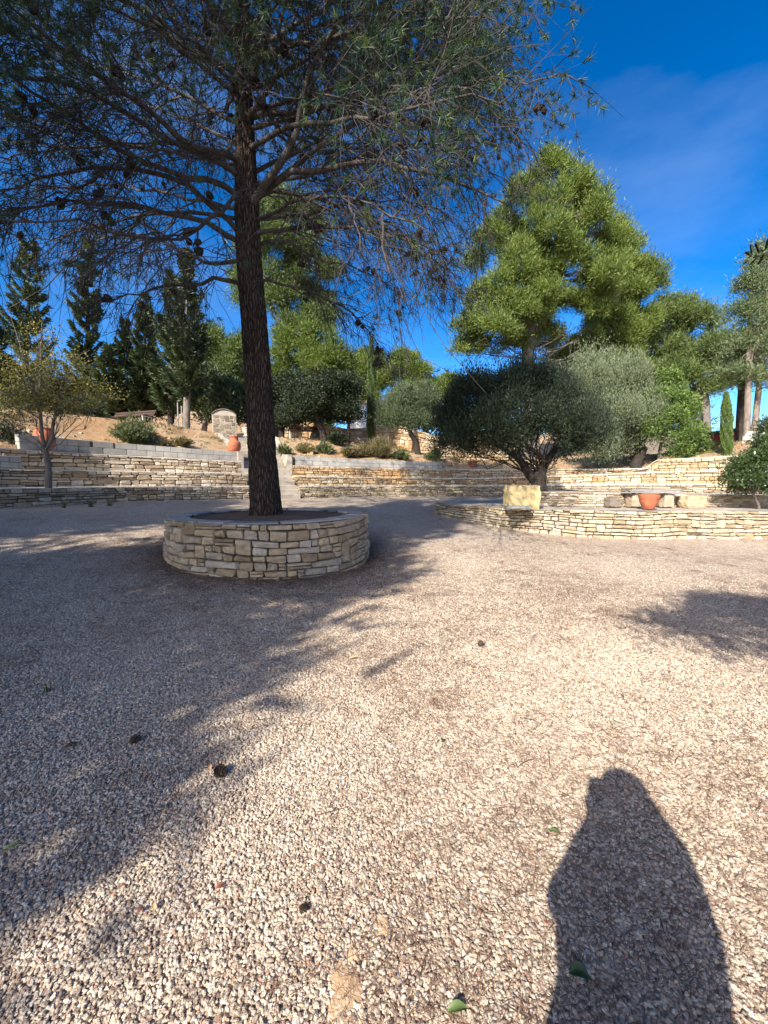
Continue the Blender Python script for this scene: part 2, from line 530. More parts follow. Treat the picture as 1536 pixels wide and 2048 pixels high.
# ---- ring of terrace walls
W1 = Path([(-14.0, -3), (-13.2, 0), (-12.2, 3), (-11.2, 6.5), (-9.45, 9.45), (-8.3, 12.1), (-6.4, 13.5), (-4.95, 14.6), (-3.5, 15.7),
           (-1.45, 16.4), (.7, 17.1), (4.5, 17.7), (7.6, 17.1), (9.8, 15.6), (11.3, 13.8), (12.3, 12.2), (13.4, 8), (14, 3), (14.5, -3)])
_s = np.linspace(0, W1.L, 1200)
_p = W1.pos(_s)
_ok = _p[:, 1] > 2
_px = 768 + F * _p[:, 0] / np.maximum(_p[:, 1] * cp, .1)


def s_px(px):
    """arc length on the first wall line seen at photo column px"""
    k = np.where(_ok)[0]
    return float(np.interp(px, _px[k], _s[k]))


sxs = np.array([s_px(p) for p in (0, 250, 400, 500, 600, 700, 800, 960, 1100, 1290, 1400, 1536)])
z0 = lambda s: np.full_like(np.asarray(s, float), .80)
L1 = lambda s: np.interp(s, sxs, [1.37, 1.37, 1.37, 1.37, 1.37, 1.37, 1.37, 1.37, 1.40, 1.46, 1.46, 1.46])
L2 = lambda s: np.interp(s, sxs, [1.88, 1.88, 1.885, 1.885, 1.80, 1.76, 1.74, 1.70, 1.80, 1.93, 1.95, 1.95])
L3 = lambda s: np.interp(s, np.r_[sxs[:9], s_px(1272), s_px(1286), sxs[9:]], [2.45, 2.46, 2.40, 2.38, 2.27, 2.23, 2.20, 2.17, 2.15, 2.11, 2.40, 2.45, 2.48, 2.48])
BT = lambda s: np.interp(s, sxs, [2.9, 2.88, 2.79, 2.76, 2.72, 2.62, 2.56, 2.45, 2.2, 2.3, 2.3, 2.3])
O2, O3, OB = .78, 1.55, 1.62
S_L0, S_LB = s_px(-60), s_px(62)
S_LE, S_R0 = s_px(510), s_px(597)
S_RE = s_px(1536) + 5.0
S_BRE = s_px(905)


def stone_mesh(out8, surf, proud, depth, a, rs):
    """one rough stone: outline of 8 points in (s, z); surf maps (s, z, d) to the world"""
    c = out8.mean(0)
    inner = c + (out8 - c) * rs.uniform(.85, .93)
    mid = c + (out8 - c) * 0.4
    sz = np.vstack([out8, out8, inner, mid])
    tilt = rs.normal(0, .35 * proud, 2)
    w = np.maximum(np.ptp(out8, axis=0), 1e-4)
    din = proud * .82 + ((inner - c) / w) @ tilt + rs.normal(0, proud * .15, 8)
    dmid = proud + ((mid - c) / w) @ tilt + rs.normal(0, proud * .14, 8)
    d = np.r_[np.full(8, -depth), np.full(8, -proud * .2) + rs.normal(0, proud * .08, 8), din, dmid]
    V = surf(sz[:, 0], sz[:, 1], d)
    i = np.arange(8); j = (i + 1) % 8
    Q = np.vstack([np.stack([k * 8 + i, k * 8 + j, (k + 1) * 8 + j, (k + 1) * 8 + i], 1) for k in range(3)])
    Q = np.vstack([Q, [(24, 25, 26, 27), (24, 27, 28, 31), (28, 29, 30, 31)]])
    return V, Q, a


def outline(s0, s1, zl, zu, g, rs):
    """chamfered quadrilateral between the course curves zl(s), zu(s)"""
    q = 0.18 * (s1 - s0)
    sk0, sk1 = rs.normal(0, .10 * q), rs.normal(0, .10 * q)
    lo = lambda s: float(zl(s)); up = lambda s: float(zu(s))
    h = up((s0 + s1) / 2) - lo((s0 + s1) / 2)
    c = min(.24 * h, .14 * (s1 - s0))
    ch = rs.uniform(.25, 1.0, 8) * c
    a0, a1 = s0 + g, s1 - g
    sl = rs.normal(0, .12 * h, 2)
    pts = np.array([(a0 + ch[0] + sl[0] * .5, lo(a0) + g), (a1 - ch[1] + sl[1] * .5, lo(a1) + g),
                    (a1 + sl[1] * .3, lo(a1) + g + ch[2]), (a1 - sl[1] * .3, up(a1) - g - ch[3]),
                    (a1 - ch[4] - sl[1] * .5, up(a1) - g), (a0 + ch[5] - sl[0] * .5, up(a0) - g),
                    (a0 - sl[0] * .3, up(a0) - g - ch[6]), (a0 + sl[0] * .3, lo(a0) + g + ch[7])])
    pts[:, 1] += rs.normal(0, .045 * h, 8)
    return pts


def stones(root, surf, s0, s1, zb, zt, course, slen, mat, seed, proud=.026, gap=.0075, depth=.07, wave=.35, maxparts=290,
           rank=None, dbl=.10, split=.12, name='stone'):
    rs = np.random.default_rng(seed)
    sm = np.linspace(s0, s1, 60)
    H = float(np.mean(zt(sm) - zb(sm)))
    n = max(2, int(round(H / course)))
    th = rs.uniform(.7, 1.35, n); cum = np.r_[0, np.cumsum(th)]; cum /= cum[-1]
    ns = [vnoise(seed * 31 + k) for k in range(n + 1)]
    sh = vnoise(seed * 31 + 99)

    def curve(k):
        amp = 0 if k in (0, n) else wave * course
        return lambda s: zb(s) + (zt(s) - zb(s)) * cum[k] + amp * (.55 * ns[k](np.asarray(s) * 2.6)[0] + .75 * sh(np.asarray(s) * 1.3)[0])
    out = []
    blocked = [[] for _ in range(n + 2)]
    for k in range(n):
        zl, zu = curve(k), curve(k + 1)
        s = s0
        bl = sorted(blocked[k])
        while s < s1 - .02:
            hit = [b_ for b_ in bl if b_[0] - 1e-6 <= s < b_[1] - 1e-6]
            if hit:
                s = hit[0][1]; continue
            L = slen * float(np.clip(rs.lognormal(-.05, .42), .4, 2.1))
            e = s + L
            nxt = [b_[0] for b_ in bl if b_[0] > s + 1e-6]
            if nxt and e > min(nxt) - .05: e = min(nxt)
            if s1 - e < .07: e = s1
            if e - s < .03: s = e; continue
            if k < n - 1 and L > .6 * slen and L < 1.35 * slen and rs.random() < dbl:
                out.append(outline(s, e, zl, curve(k + 2), gap, rs)); blocked[k + 1].append((s, e))
            elif rs.random() < split:
                r_ = rs.uniform(.4, .6); t_ = rs.normal(0, .05)
                zm = lambda x, zl=zl, zu=zu, r_=r_, t_=t_, s=s: zl(x) + (zu(x) - zl(x)) * (r_ + t_ * (x - s))
                out.append(outline(s, e, zl, zm, gap, rs)); out.append(outline(s, e, zm, zu, gap, rs))
            else:
                out.append(outline(s, e, zl, zu, gap, rs))
            s = e
    parts = []
    for o8 in out:
        pr = proud * rs.uniform(.45, 1.7)
        V, Q, a = stone_mesh(o8, surf, pr, depth, rs.random(), rs)
        c = V.mean(0)
        y = max(c[1], .3)
        show = np.ptp(o8[:, 0]) / y if (c[1] > .5 and abs(c[0]) < 1.12 * c[1]) else 0
        if rank is not None: show *= rank(o8[:, 0].mean())
        parts.append((show, V, Q, a, c))
    parts.sort(key=lambda t: -t[0])
    left = Geo()
    for i, (show, V, Q, a, c) in enumerate(parts):
        if i < maxparts and show > .008:
            me = np_mesh(name, V - c, None, Q, None, np.full(len(Q), a), mat)
            link(name, me, root, c)
        else:
            left.add(V, None, Q, a)
    if left.V:
        left.build('far_stones', mat, root, kind='stuff')


def ribbon(path, ss, offs, zs, name, mat, parent=None, kind=None, loc=None, smooth=False, a=.5):
    """profile (offset, z) lists swept along ss; each zs entry may be a function of s"""
    rows = []
    for o_, z_ in zip(offs, zs):
        oo = o_(ss) if callable(o_) else np.full(len(ss), float(o_))
        pts = np.array([path.pos(np.array([s]), o1)[0] for s, o1 in zip(ss, oo)])
        rows.append(np.c_[pts, (z_(ss) if callable(z_) else np.full(len(ss), float(z_)))])
    V = np.stack(rows, 1); k = len(offs); n = len(ss)
    i, j = np.meshgrid(np.arange(n - 1), np.arange(k - 1), indexing='ij')
    Q = np.stack([i * k + j, i * k + j + 1, (i + 1) * k + j + 1, (i + 1) * k + j], -1).reshape(-1, 4)
    g = Geo().add(V.reshape(-1, 3), None, Q, a)
    return g.build(name, mat, parent, loc, smooth=smooth, kind=kind)


def wall_thing(name, label, sa, sb, off, zb, zt, capback, course, slen, mat, seed, group=None, ends=(0, 0), **kw):
    mid = W1.pos(np.array([(sa + sb) / 2]), -off)[0]
    zmid = float(zb(np.array([(sa + sb) / 2]))[0])
    root = empty(name, (mid[0], mid[1], zmid), label, 'stone wall', group)
    ss = np.linspace(sa, sb, max(8, int((sb - sa) / .12)))
    lo = lambda s: zb(s) - .12
    top = lambda s: zt(s) - .045
    ribbon(W1, ss, [-off - .015, -off - .015, -off - .30, -off - .30], [lo, top, top, lo], 'wall_core', M['mortar'], root)
    # cap of mortar and flat stones, running back as the seat of the terrace
    cz = lambda s: zt(s)
    wn1, wn2 = vnoise(seed + 3), vnoise(seed + 4)
    jg = lambda s, k: .012 * wn1(s * 3.1 + k) + .006 * wn2(s * 11.0)
    ribbon(W1, ss, [-off - .02, lambda s: -off + .020 + jg(s, 0), lambda s: -off + .014 + jg(s, 0), -capback, -capback],
           [lambda s: zt(s) - .036, lambda s: zt(s) - .036 + jg(s, 5) * .5, lambda s: zt(s) - .006, lambda s: zt(s) + .004, lambda s: zt(s) - .05], 'seat_top', M['cap'], root)

    def surf(s, z, d):
        s = np.asarray(s, float); p = np.array([W1.pos(np.array([a]), -off + b_)[0] for a, b_ in zip(s, np.broadcast_to(d, s.shape))])
        return np.c_[p, z]
    stones(root, surf, sa, sb, zb, lambda s: zt(s) - .03, course, slen, mat, seed, **kw)
    # end faces
    for which, s_e, sg in ((ends[0], sa, -1), (ends[1], sb, 1)):
        if not which: continue
        pe = W1.pos(np.array([s_e]), -off)[0]; pb = W1.pos(np.array([s_e]), -capback)[0]
        dirv = nrm(pb - pe); Ln = np.linalg.norm(pb - pe)
        nv = np.array((dirv[1], -dirv[0])) * (1 if sg > 0 else -1)
        tt = W1.pos(np.array([s_e + .05]))[0] - W1.pos(np.array([s_e - .05]))[0]
        if np.dot(nv, tt) * sg < 0: nv = -nv

        def surf2(s, z, d, pe=pe, dirv=dirv, nv=nv):
            s = np.asarray(s, float); d = np.broadcast_to(d, s.shape)
            return np.c_[pe[0] + dirv[0] * s + nv[0] * d, pe[1] + dirv[1] * s + nv[1] * d, z]
        zz = lambda s, z1=float(zb(np.array([s_e]))[0]): np.full_like(np.asarray(s, float), z1)
        zt2 = lambda s, z1=float(zt(np.array([s_e]))[0]): np.full_like(np.asarray(s, float), z1 - .005)
        stones(root, surf2, 0, Ln, zz, zt2, course * 1.2, slen * .8, mat, seed + 500, maxparts=40, wave=.2)
    return root


gb = lambda s: np.array([GZ(*W1.pos(np.array([a]))[0]) for a in np.atleast_1d(s)]) - .03 if np.ndim(s) else GZ(*W1.pos(np.array([s]))[0]) - .03
sLm = S_L0
wall_thing('terrace_wall', 'lowest grey dry-stone seat wall of the left terraces, rising straight from the gravel', sLm, S_LE, 0, gb, L1, O2 + .05, .085, .33, M['stone_grey'], 11, 'stone terrace walls', (0, 1))
wall_thing('terrace_wall', 'middle stone wall of the left terraces, behind the seat where the yellow-leaved tree grows', sLm, S_LE, O2, lambda s: L1(s) - .02, L2, O3 + .05, .095, .29, M['stone_grey'], 12, 'stone terrace walls', (0, 1))
wall_thing('terrace_wall', 'topmost stone wall of the left terraces, just under the long grey block course', S_LB, S_LE, O3, lambda s: L2(s) - .02, L3, OB + .25, .10, .29, M['stone_grey'], 13, 'stone terrace walls', (1, 1))
wall_thing('terrace_wall', 'lowest pale stone seat wall right of the stairs, curving behind the olive trees', S_R0, S_RE, 0, gb, L1, O2 + .05, .085, .28, M['stone_pale'], 14, 'stone terrace walls', (1, 0))
wall_thing('terrace_wall', 'middle stone wall right of the stairs with golden-orange stones at its centre', S_R0, S_RE, O2, lambda s: L1(s) - .02, L2, O3 + .05, .10, .27, M['stone_gold'], 15, 'stone terrace walls', (1, 0))
wall_thing('terrace_wall', 'topmost honey-coloured stone wall right of the stairs, holding back the orange earth bank', S_R0, S_RE, O3, lambda s: L2(s) - .02, L3, OB + .25, .11, .27, M['stone_gold'], 16, 'stone terrace walls', (1, 0))


def block_wall(label, sa, sb, off, zb, zt, blen, seed, rows=2, mat='block'):
    mid = W1.pos(np.array([(sa + sb) / 2]), -off)[0]
    root = empty('block_wall', (mid[0], mid[1], float(zb(np.array([(sa + sb) / 2]))[0])), label, 'block wall')
    rs = np.random.default_rng(seed)
    ss = np.linspace(sa, sb, max(6, int((sb - sa) / .3)))
    ribbon(W1, ss, [-off - .012, -off - .012, -off - .185, -off - .185], [lambda s: zb(s) - .05, lambda s: zt(s) - .02, lambda s: zt(s) - .02, lambda s: zb(s) - .05], 'wall_core', M['mortar'], root)
    for r_ in range(rows):
        s = sa - (blen / 2 if r_ % 2 else 0)
        while s < sb - .05:
            a, e = max(s, sa), min(s + blen, sb)
            s += blen
            if e - a < .06: continue
            g = .005
            f0, f1 = r_ / rows, (r_ + 1) / rows
            zz = []
            for sx in (a + g, e - g):
                z1, z2 = float(zb(np.array([sx]))[0]), float(zt(np.array([sx]))[0])
                zz.append((z1 + (z2 - z1) * f0 + g, z1 + (z2 - z1) * f1 - g))
            d = rs.normal(0, .003)
            P = []
            for dd in (-.19, d - .006, d):
                ins = .006 if dd == d else 0
                for (sx, kk, sgn) in ((a + g, 0, 1), (e - g, 1, -1)):
                    p = W1.pos(np.array([sx + sgn * ins]), -off + dd)[0]
                    P += [(p[0], p[1], zz[kk][0] + ins), (p[0], p[1], zz[kk][1] - ins)]
            P = np.array(P)
            Q = []
            for k in (0, 4):
                i0, i1, i2, i3 = k, k + 2, k + 3, k + 1
                for x, y in ((i0, i1), (i1, i2), (i2, i3), (i3, i0)): Q.append((x, y, y + 4, x + 4))
            Q.append((8, 10, 11, 9)); Q.append((0, 1, 3, 2))
            c = P.mean(0)
            link('block', np_mesh('block', P - c, None, np.array(Q), None, np.full(len(Q), rs.random()), M[mat]), root, c)
    return root


block_wall('long grey concrete-block course on top of the left terrace wall, lit by the sun', s_px(118), S_LE, OB, lambda s: L3(s) + .005, BT, .42, 3)
block_wall('short shaded block course beside the yellow-leaved tree, at the left picture edge', sLm, s_px(88), O2 + .12, lambda s: L2(s) + .005, lambda s: L2(s) + .33, .45, 4)
block_wall('pale rendered block course on top of the terrace wall right of the stairs', S_R0 + .2, S_BRE, OB, lambda s: L3(s) + .005, BT, .62, 5)

# ---- stairs between the two halves of the terraces
pm = W1.pos(np.array([(S_LE + S_R0) / 2]))[0]
st = empty('stone_stairs', (pm[0], pm[1], .85), 'narrow stone stairs climbing between the terraces, behind the big pine trunk', 'stairs')
for k in range(17):
    g = Geo()
    ss = np.linspace(S_LE + .01, S_R0 - .01, 7)
    o0 = .3 - k * .30; z1 = .87 + .172 * (k + 1)
    rows = []
    for o_, z_ in ((o0, z1 - .22), (o0, z1 - .012), (o0 - .02, z1), (o0 - (.34 if k < 16 else 1.3), z1), (o0 - (.34 if k < 16 else 1.3), z1 - .22)):
        rows.append(np.c_[W1.pos(ss, o_), np.full(7, z_)])
    V = np.stack(rows, 1)
    i, j = np.meshgrid(np.arange(6), np.arange(4), indexing='ij')
    Q = np.stack([i * 5 + j, i * 5 + j + 1, (i + 1) * 5 + j + 1, (i + 1) * 5 + j], -1).reshape(-1, 4)
    g.add(V.reshape(-1, 3), None, Q, .5).build('step', M['tread'], st)

STAIR_SIDES = True
# ---- earth bank and upper ground behind the terraces, one sheet out to the horizon
prof_px = np.array([-400, 0, 62, 250, 400, 500, 600, 700, 800, 900, 960, 1100, 1300, 1400, 1536, 1700], float)
ps = np.array([s_px(max(-60, min(1536, p))) + (-3 if p < -60 else 0) + (3 if p > 1536 else 0) for p in prof_px])
h0_ = np.array([1.9, 1.95, 2.5, 2.82, 2.74, 2.72, 2.66, 2.56, 2.5, 2.36, 2.15, 2.13, 2.42, 2.45, 2.45, 2.4])
lo_ = np.array([2.6, 2.6, 2.2, 1.9, 2.6, 3.4, 3.8, 3.6, 3.2, 3.0, 2.4, 2.8, 3.2, 3.0, 3.0, 3.0])
lh_ = np.array([3.4, 3.5, 3.8, 3.95, 3.88, 3.88, 3.9, 3.85, 3.45, 3.15, 2.75, 2.72, 2.95, 3.2, 3.15, 3.1])
H0 = lambda s: np.interp(s, np.r_[ps[:12], s_px(1274), s_px(1288), ps[12:]], np.r_[h0_[:12], 2.09, 2.38, h0_[12:]])
LO = lambda s: np.interp(s, ps, lo_)
LH = lambda s: np.interp(s, ps, lh_)
ss = np.linspace(-2, W1.L + 2, 260)
qs = [0, .12, .3, .5, .7, .85, 1.0, 1.1]
far = [1.2, 2.5, 5, 9, 15, 25, 45, 90, 200, 600]
rows = []
nz = vnoise(5)
P = np.array([W1.pos(np.array([a]), -(OB + .10))[0] for a in ss])
rows.append(np.c_[P, np.full(len(ss), .7)])


def bank_z(s, q, x, y):
    f = 3 * q * q - 2 * q ** 3 if q < 1 else 1
    z = H0(s) + (LH(s) - H0(s)) * f
    amp = .06 * math.sin(min(q, 1) * math.pi) + .02
    return z + amp * (np.sin(x * 2.3 + y * .7) * np.cos(y * 1.9) + .6 * np.sin(x * 4.1 - y * 3.3))


HS = lambda s: np.interp(s, [s_px(0), s_px(500), s_px(700), s_px(800), s_px(1000), s_px(1250), s_px(1380)], [.26, .26, .26, .22, .22, .20, .03])
for q in qs:
    off = OB + .12 + LO(ss) * q
    P = np.array([W1.pos(np.array([a]), -o_)[0] for a, o_ in zip(ss, off)])
    rows.append(np.c_[P, bank_z(ss, q, P[:, 0], P[:, 1])])
ctr = np.array((1.5, 6.5))
base = rows[-1][:, :2]
dirs = nrm(base - ctr)
for d in far:
    P = base + dirs * d
    z = LH(ss) + .02 * min(d, 10) + HS(ss) * min(max(d - 6, 0), 28) + .04 * np.sin(P[:, 0] * .8) * np.cos(P[:, 1] * .7)
    rows.append(np.c_[P, z])
V = np.stack(rows, 1); k = V.shape[1]; n = len(ss)
i, j = np.meshgrid(np.arange(n - 1), np.arange(k - 1), indexing='ij')
Q = np.stack([i * k + j, i * k + j + 1, (i + 1) * k + j + 1, (i + 1) * k + j], -1).reshape(-1, 4)
# leave the stairwell open
smid = (ss[i] + ss[i + 1]).ravel() / 2 if False else ((ss[:-1] + ss[1:]) / 2)[i.ravel()]
keep = ~((smid > S_LE - .02) & (smid < S_R0 + .02) & (j.ravel() < 7))
g = Geo().add(V.reshape(-1, 3), None, Q[keep], .5)

# earth: orange soil, paler trodden path, dead grass
m, nt, b = base_mat('bank_earth', 0.98, 0.1)
pv = geo_pos(nt)
f1 = noise_fac(nt, pv, .9, 6, .6); f2 = noise_fac(nt, pv, 7, 6, .7); f3 = noise_fac(nt, pv, 30, 5, .7)
col = mixc(nt, maprange(nt, f1, .4, .62), (.43, .26, .135), (.46, .34, .22))
col = mixc(nt, maprange(nt, f2, .5, .68, 0, .7), col, (.20, .14, .08))
col = mixc(nt, maprange(nt, f3, .56, .7, 0, .8), col, (.58, .47, .33))
nt.links.new(col, b.inputs['Base Color'])
ad = nt.nodes.new('ShaderNodeMath'); ad.operation = 'ADD'
nt.links.new(f2, ad.inputs[0]); nt.links.new(f3, ad.inputs[1])
bump(nt, b, ad.outputs[0], 1.0, .07)
M['bank_earth'] = m
bk = g.build('upper_ground', M['bank_earth'], smooth=True, kind='structure')


for s_e in (S_LE - .01, S_R0 + .01):
    qv = np.linspace(0, 1.1, 9)
    tp_ = []
    for q_ in np.r_[-.06, qv]:
        of_ = OB + .12 + float(LO(s_e)) * q_
        x_, y_ = W1.pos(np.array([s_e]), -of_)[0]
        zq = float(bank_z(np.array(s_e), max(q_, 0), x_, y_)) + .05
        tp_.append((x_, y_, zq))
    tp_ = np.array(tp_)
    dv = nrm(tp_[-1, :2] - tp_[0, :2]); nv_ = np.array((dv[1], -dv[0])) * .11
    rws = np.stack([np.c_[tp_[:, :2] + nv_, np.full(10, .8)], np.c_[tp_[:, :2] + nv_, tp_[:, 2]], np.c_[tp_[:, :2] - nv_, tp_[:, 2]], np.c_[tp_[:, :2] - nv_, np.full(10, .8)]], 1)
    i_, j_ = np.meshgrid(np.arange(9), np.arange(3), indexing='ij')
    Geo().add(rws.reshape(-1, 3), None, np.stack([i_ * 4 + j_, i_ * 4 + j_ + 1, (i_ + 1) * 4 + j_ + 1, (i_ + 1) * 4 + j_], -1).reshape(-1, 4), .5).add(rws[0], None, [(0, 1, 2, 3)], .5).build('side_wall', M['tread'], st)


def UP(px, Y):
    """height of the upper ground at a point in column px, Y metres ahead"""
    p = at(px, 960, Y)
    d = np.hypot(V[:, :, 0] - p[0], V[:, :, 1] - p[1])
    idx = np.argsort(d.ravel())[:4]
    w = 1 / (d.ravel()[idx] + .05)
    return float((V[:, :, 2].ravel()[idx] * w).sum() / w.sum())


# ================================================================ ROUND PLANTER OF THE BIG PINE
PC = np.array((-2.06, 7.09)); PR = 1.75; PT = .93
planter = empty('round_planter', (PC[0], PC[1], GZ(*PC)), 'round waist-high dry-stone planter ring around the foot of the big pine', 'stone planter')
th = np.linspace(0, 2 * math.pi, 73)
# path starts at the back so that the seam is hidden
circ = Path(np.c_[PC[0] + PR * np.cos(th + math.pi / 2), PC[1] + PR * np.sin(th + math.pi / 2)], smooth=False)
wob = vnoise(77)


def psurf(s, z, d):
    s = np.asarray(s, float); a = math.pi / 2 + s / circ.L * 2 * math.pi
    r = PR + d + .02 * wob(s * 1.4) - .05 * (z - .2)
    return np.c_[PC[0] + r * np.cos(a), PC[1] + r * np.sin(a), z]


def pbase(s):
    s = np.asarray(s, float); a = math.pi / 2 + s / circ.L * 2 * math.pi
    z = gravel_z(PC[0] + PR * np.cos(a), PC[1] + PR * np.sin(a)) - .05
    return z


ptop = lambda s: PT - .018 + .016 * np.sin(np.asarray(s, float) * 1.7)
stones(planter, psurf, 0, circ.L, pbase, ptop, .088, .25, M['stone_planter'], 24, proud=.034, gap=.0055, depth=.12, wave=.62, dbl=.09, split=.16, maxparts=298)
g = Geo()
a = np.linspace(0, 2 * math.pi, 73)
rr = [(PR - .035, -.2), (PR - .055, PT - .030), (PR - .34, PT - .022), (PR - .33, .5)]
rows = [np.c_[PC[0] + r_ * np.cos(a), PC[1] + r_ * np.sin(a), np.full(73, z_)] for r_, z_ in rr]
Vp = np.stack(rows, 1)
i, j = np.meshgrid(np.arange(72), np.arange(3), indexing='ij')
Qp = np.stack([i * 4 + j, i * 4 + j + 1, (i + 1) * 4 + j + 1, (i + 1) * 4 + j], -1).reshape(-1, 4)
g.add(Vp.reshape(-1, 3), None, Qp, .5).build('wall_core', M['mortar'], planter)
# coping: irregular grey slabs with gravelly mortar between
rs = np.random.default_rng(5)
aa = 0.15; k = 0
while aa < 2 * math.pi + .1:
    wd = rs.uniform(.36, .62)
    a1 = min(aa + wd, 2 * math.pi + .15)
    n_ = 6
    an = np.linspace(aa + .008, a1 - .008, n_)
    ro = PR - .085 + rs.normal(0, .009, n_) + rs.normal(0, .012); ri = PR - .36 + rs.normal(0, .018, n_) + rs.normal(0, .03)
    zt_ = PT + rs.normal(-.004, .007)
    top = np.vstack([np.c_[PC[0] + ro * np.cos(an), PC[1] + ro * np.sin(an)], np.c_[PC[0] + ri * np.cos(an), PC[1] + ri * np.sin(an)][::-1]])
    cc = top.mean(0)
    inn = cc + (top - cc) * .97
    P = np.vstack([np.c_[top, np.full(12, zt_ - .035)], np.c_[top, np.full(12, zt_ - .012) + rs.normal(0, .003, 12)], np.c_[inn, np.full(12, zt_)]])
    ii = np.arange(12); jj = (ii + 1) % 12
    Qs = np.vstack([np.stack([q_ * 12 + ii, q_ * 12 + jj, (q_ + 1) * 12 + jj, (q_ + 1) * 12 + ii], 1) for q_ in range(2)])
    Qs = np.vstack([Qs, [(24 + q_, 25 + q_, 34 - q_, 35 - q_) for q_ in range(5)]])
    c = P.mean(0)
    mt = M['slab'] if rs.random() < .55 else M['cap']
    link('coping_slab', np_mesh('coping_slab', P - c, None, Qs, None, None, M['slab'] if k % 4 == 1 else M['tread']), planter, c)
    aa = a1; k += 1
# soil inside
rr = np.linspace(0.0, PR - .31, 12); a = np.linspace(0, 2 * math.pi, 49)[:-1]
R_, A_ = np.meshgrid(rr, a, indexing='ij')
Z_ = PT - .05 + .06 * np.exp(-(R_ / .6) ** 2) + rng.normal(0, .006, R_.shape)
Vs = np.stack([PC[0] + R_ * np.cos(A_), PC[1] + R_ * np.sin(A_), Z_], -1).reshape(-1, 3)
i, j = np.meshgrid(np.arange(11), np.arange(48), indexing='ij'); j2 = (j + 1) % 48
Geo().add(Vs, None, np.stack([i * 48 + j, i * 48 + j2, (i + 1) * 48 + j2, (i + 1) * 48 + j], -1).reshape(-1, 4), .5).build('planter_soil', M['soil'], planter, smooth=True)

# ================================================================ RAISED BED ON THE RIGHT
BPTS = [(3.5, 13.6), (1.75, 12.75), (1.95, 11.9), (2.65, 10.9), (3.35, 10.0), (4.2, 9.35), (5.4, 9.1), (7.2, 9.05), (9.5, 9.05), (11.5, 9.15), (13.2, 9.5)]
BP = Path(BPTS)
BTOP = .845
bed = empty('raised_bed', (5.5, 9.2, GZ(5.5, 9.2)), 'long low curved raised bed of pale stacked stone in front of the olive trees', 'stone planter')


def bsurf(s, z, d):
    s = np.asarray(s, float); d = np.broadcast_to(d, s.shape)
    p = np.array([BP.pos(np.array([a]), b_)[0] for a, b_ in zip(s, d)])
    return np.c_[p, z]


bbase = lambda s: np.array([GZ(*BP.pos(np.array([a]))[0]) for a in np.atleast_1d(s)]) - .04 if np.ndim(s) else GZ(*BP.pos(np.array([s]))[0]) - .04
btop = lambda s: BTOP - .012 + .012 * np.sin(np.asarray(s, float) * 2.1)
stones(bed, bsurf, 0, BP.L - 1.0, bbase, btop, .068, .27, M['stone_pale'], 31, proud=.030, gap=.0085, depth=.10, wave=.75, dbl=.06, split=.08, maxparts=298)
ss_ = np.linspace(0, BP.L, 90)
ribbon(BP, ss_, [-.02, -.02, -.32, -.32], [lambda s: bbase(s) - .1, lambda s: btop(s) - .02, lambda s: btop(s) - .02, lambda s: bbase(s)], 'wall_core', M['mortar'], bed)
# fill of the bed (mortar edge, trodden earth)
pf = BP.pos(ss_, -.06)
back = np.c_[np.clip(pf[:, 0] + 1.2, 3.2, 14), np.full(len(pf), 14.2)]
rows = []
for t_ in np.linspace(0, 1, 10):
    p = pf * (1 - t_) + back * t_
    rows.append(np.c_[p, np.full(len(p), BTOP - .014) + .01 * np.sin(p[:, 0] * 3) * t_])
Vb = np.stack(rows, 1); k = 10
i, j = np.meshgrid(np.arange(len(pf) - 1), np.arange(k - 1), indexing='ij')
Geo().add(Vb.reshape(-1, 3), None, np.stack([i * k + j, i * k + j + 1, (i + 1) * k + j + 1, (i + 1) * k + j], -1).reshape(-1, 4), .5).build('bed_fill', M['tread'], bed, smooth=True)

# inner low wall standing on the bed, with the slab seat
IP = Path([(4.15, 10.95), (4.5, 10.75), (5.2, 10.55), (6.6, 10.4), (8.2, 10.35), (10.2, 10.35), (12.5, 10.6)])
inner = empty('bed_back_wall', (6.6, 10.4, BTOP), 'low shaded stone wall on the raised bed behind the terracotta bowl', 'stone wall')
itop = lambda s: np.interp(s, [0, 1.2, 4.5, 8.5], [1.25, 1.24, 1.18, 1.12]) + 0 * np.asarray(s, float)


def isurf(s, z, d):
    s = np.asarray(s, float); d = np.broadcast_to(d, s.shape)
    p = np.array([IP.pos(np.array([a]), b_)[0] for a, b_ in zip(s, d)])
    return np.c_[p, z]


stones(inner, isurf, 0, IP.L, lambda s: np.full_like(np.asarray(s, float), BTOP), itop, .062, .26, M['stone_grey'], 41, proud=.025, gap=.006, wave=.35, maxparts=170)  # grey stone: this wall's shade is put into its colour
ss_ = np.linspace(0, IP.L, 40)
ribbon(IP, ss_, [-.02, -.02, -3.0], [lambda s: s * 0 + BTOP - .05, lambda s: itop(s) - .008, lambda s: itop(s) + .0], 'wall_core', M['tread'], inner)


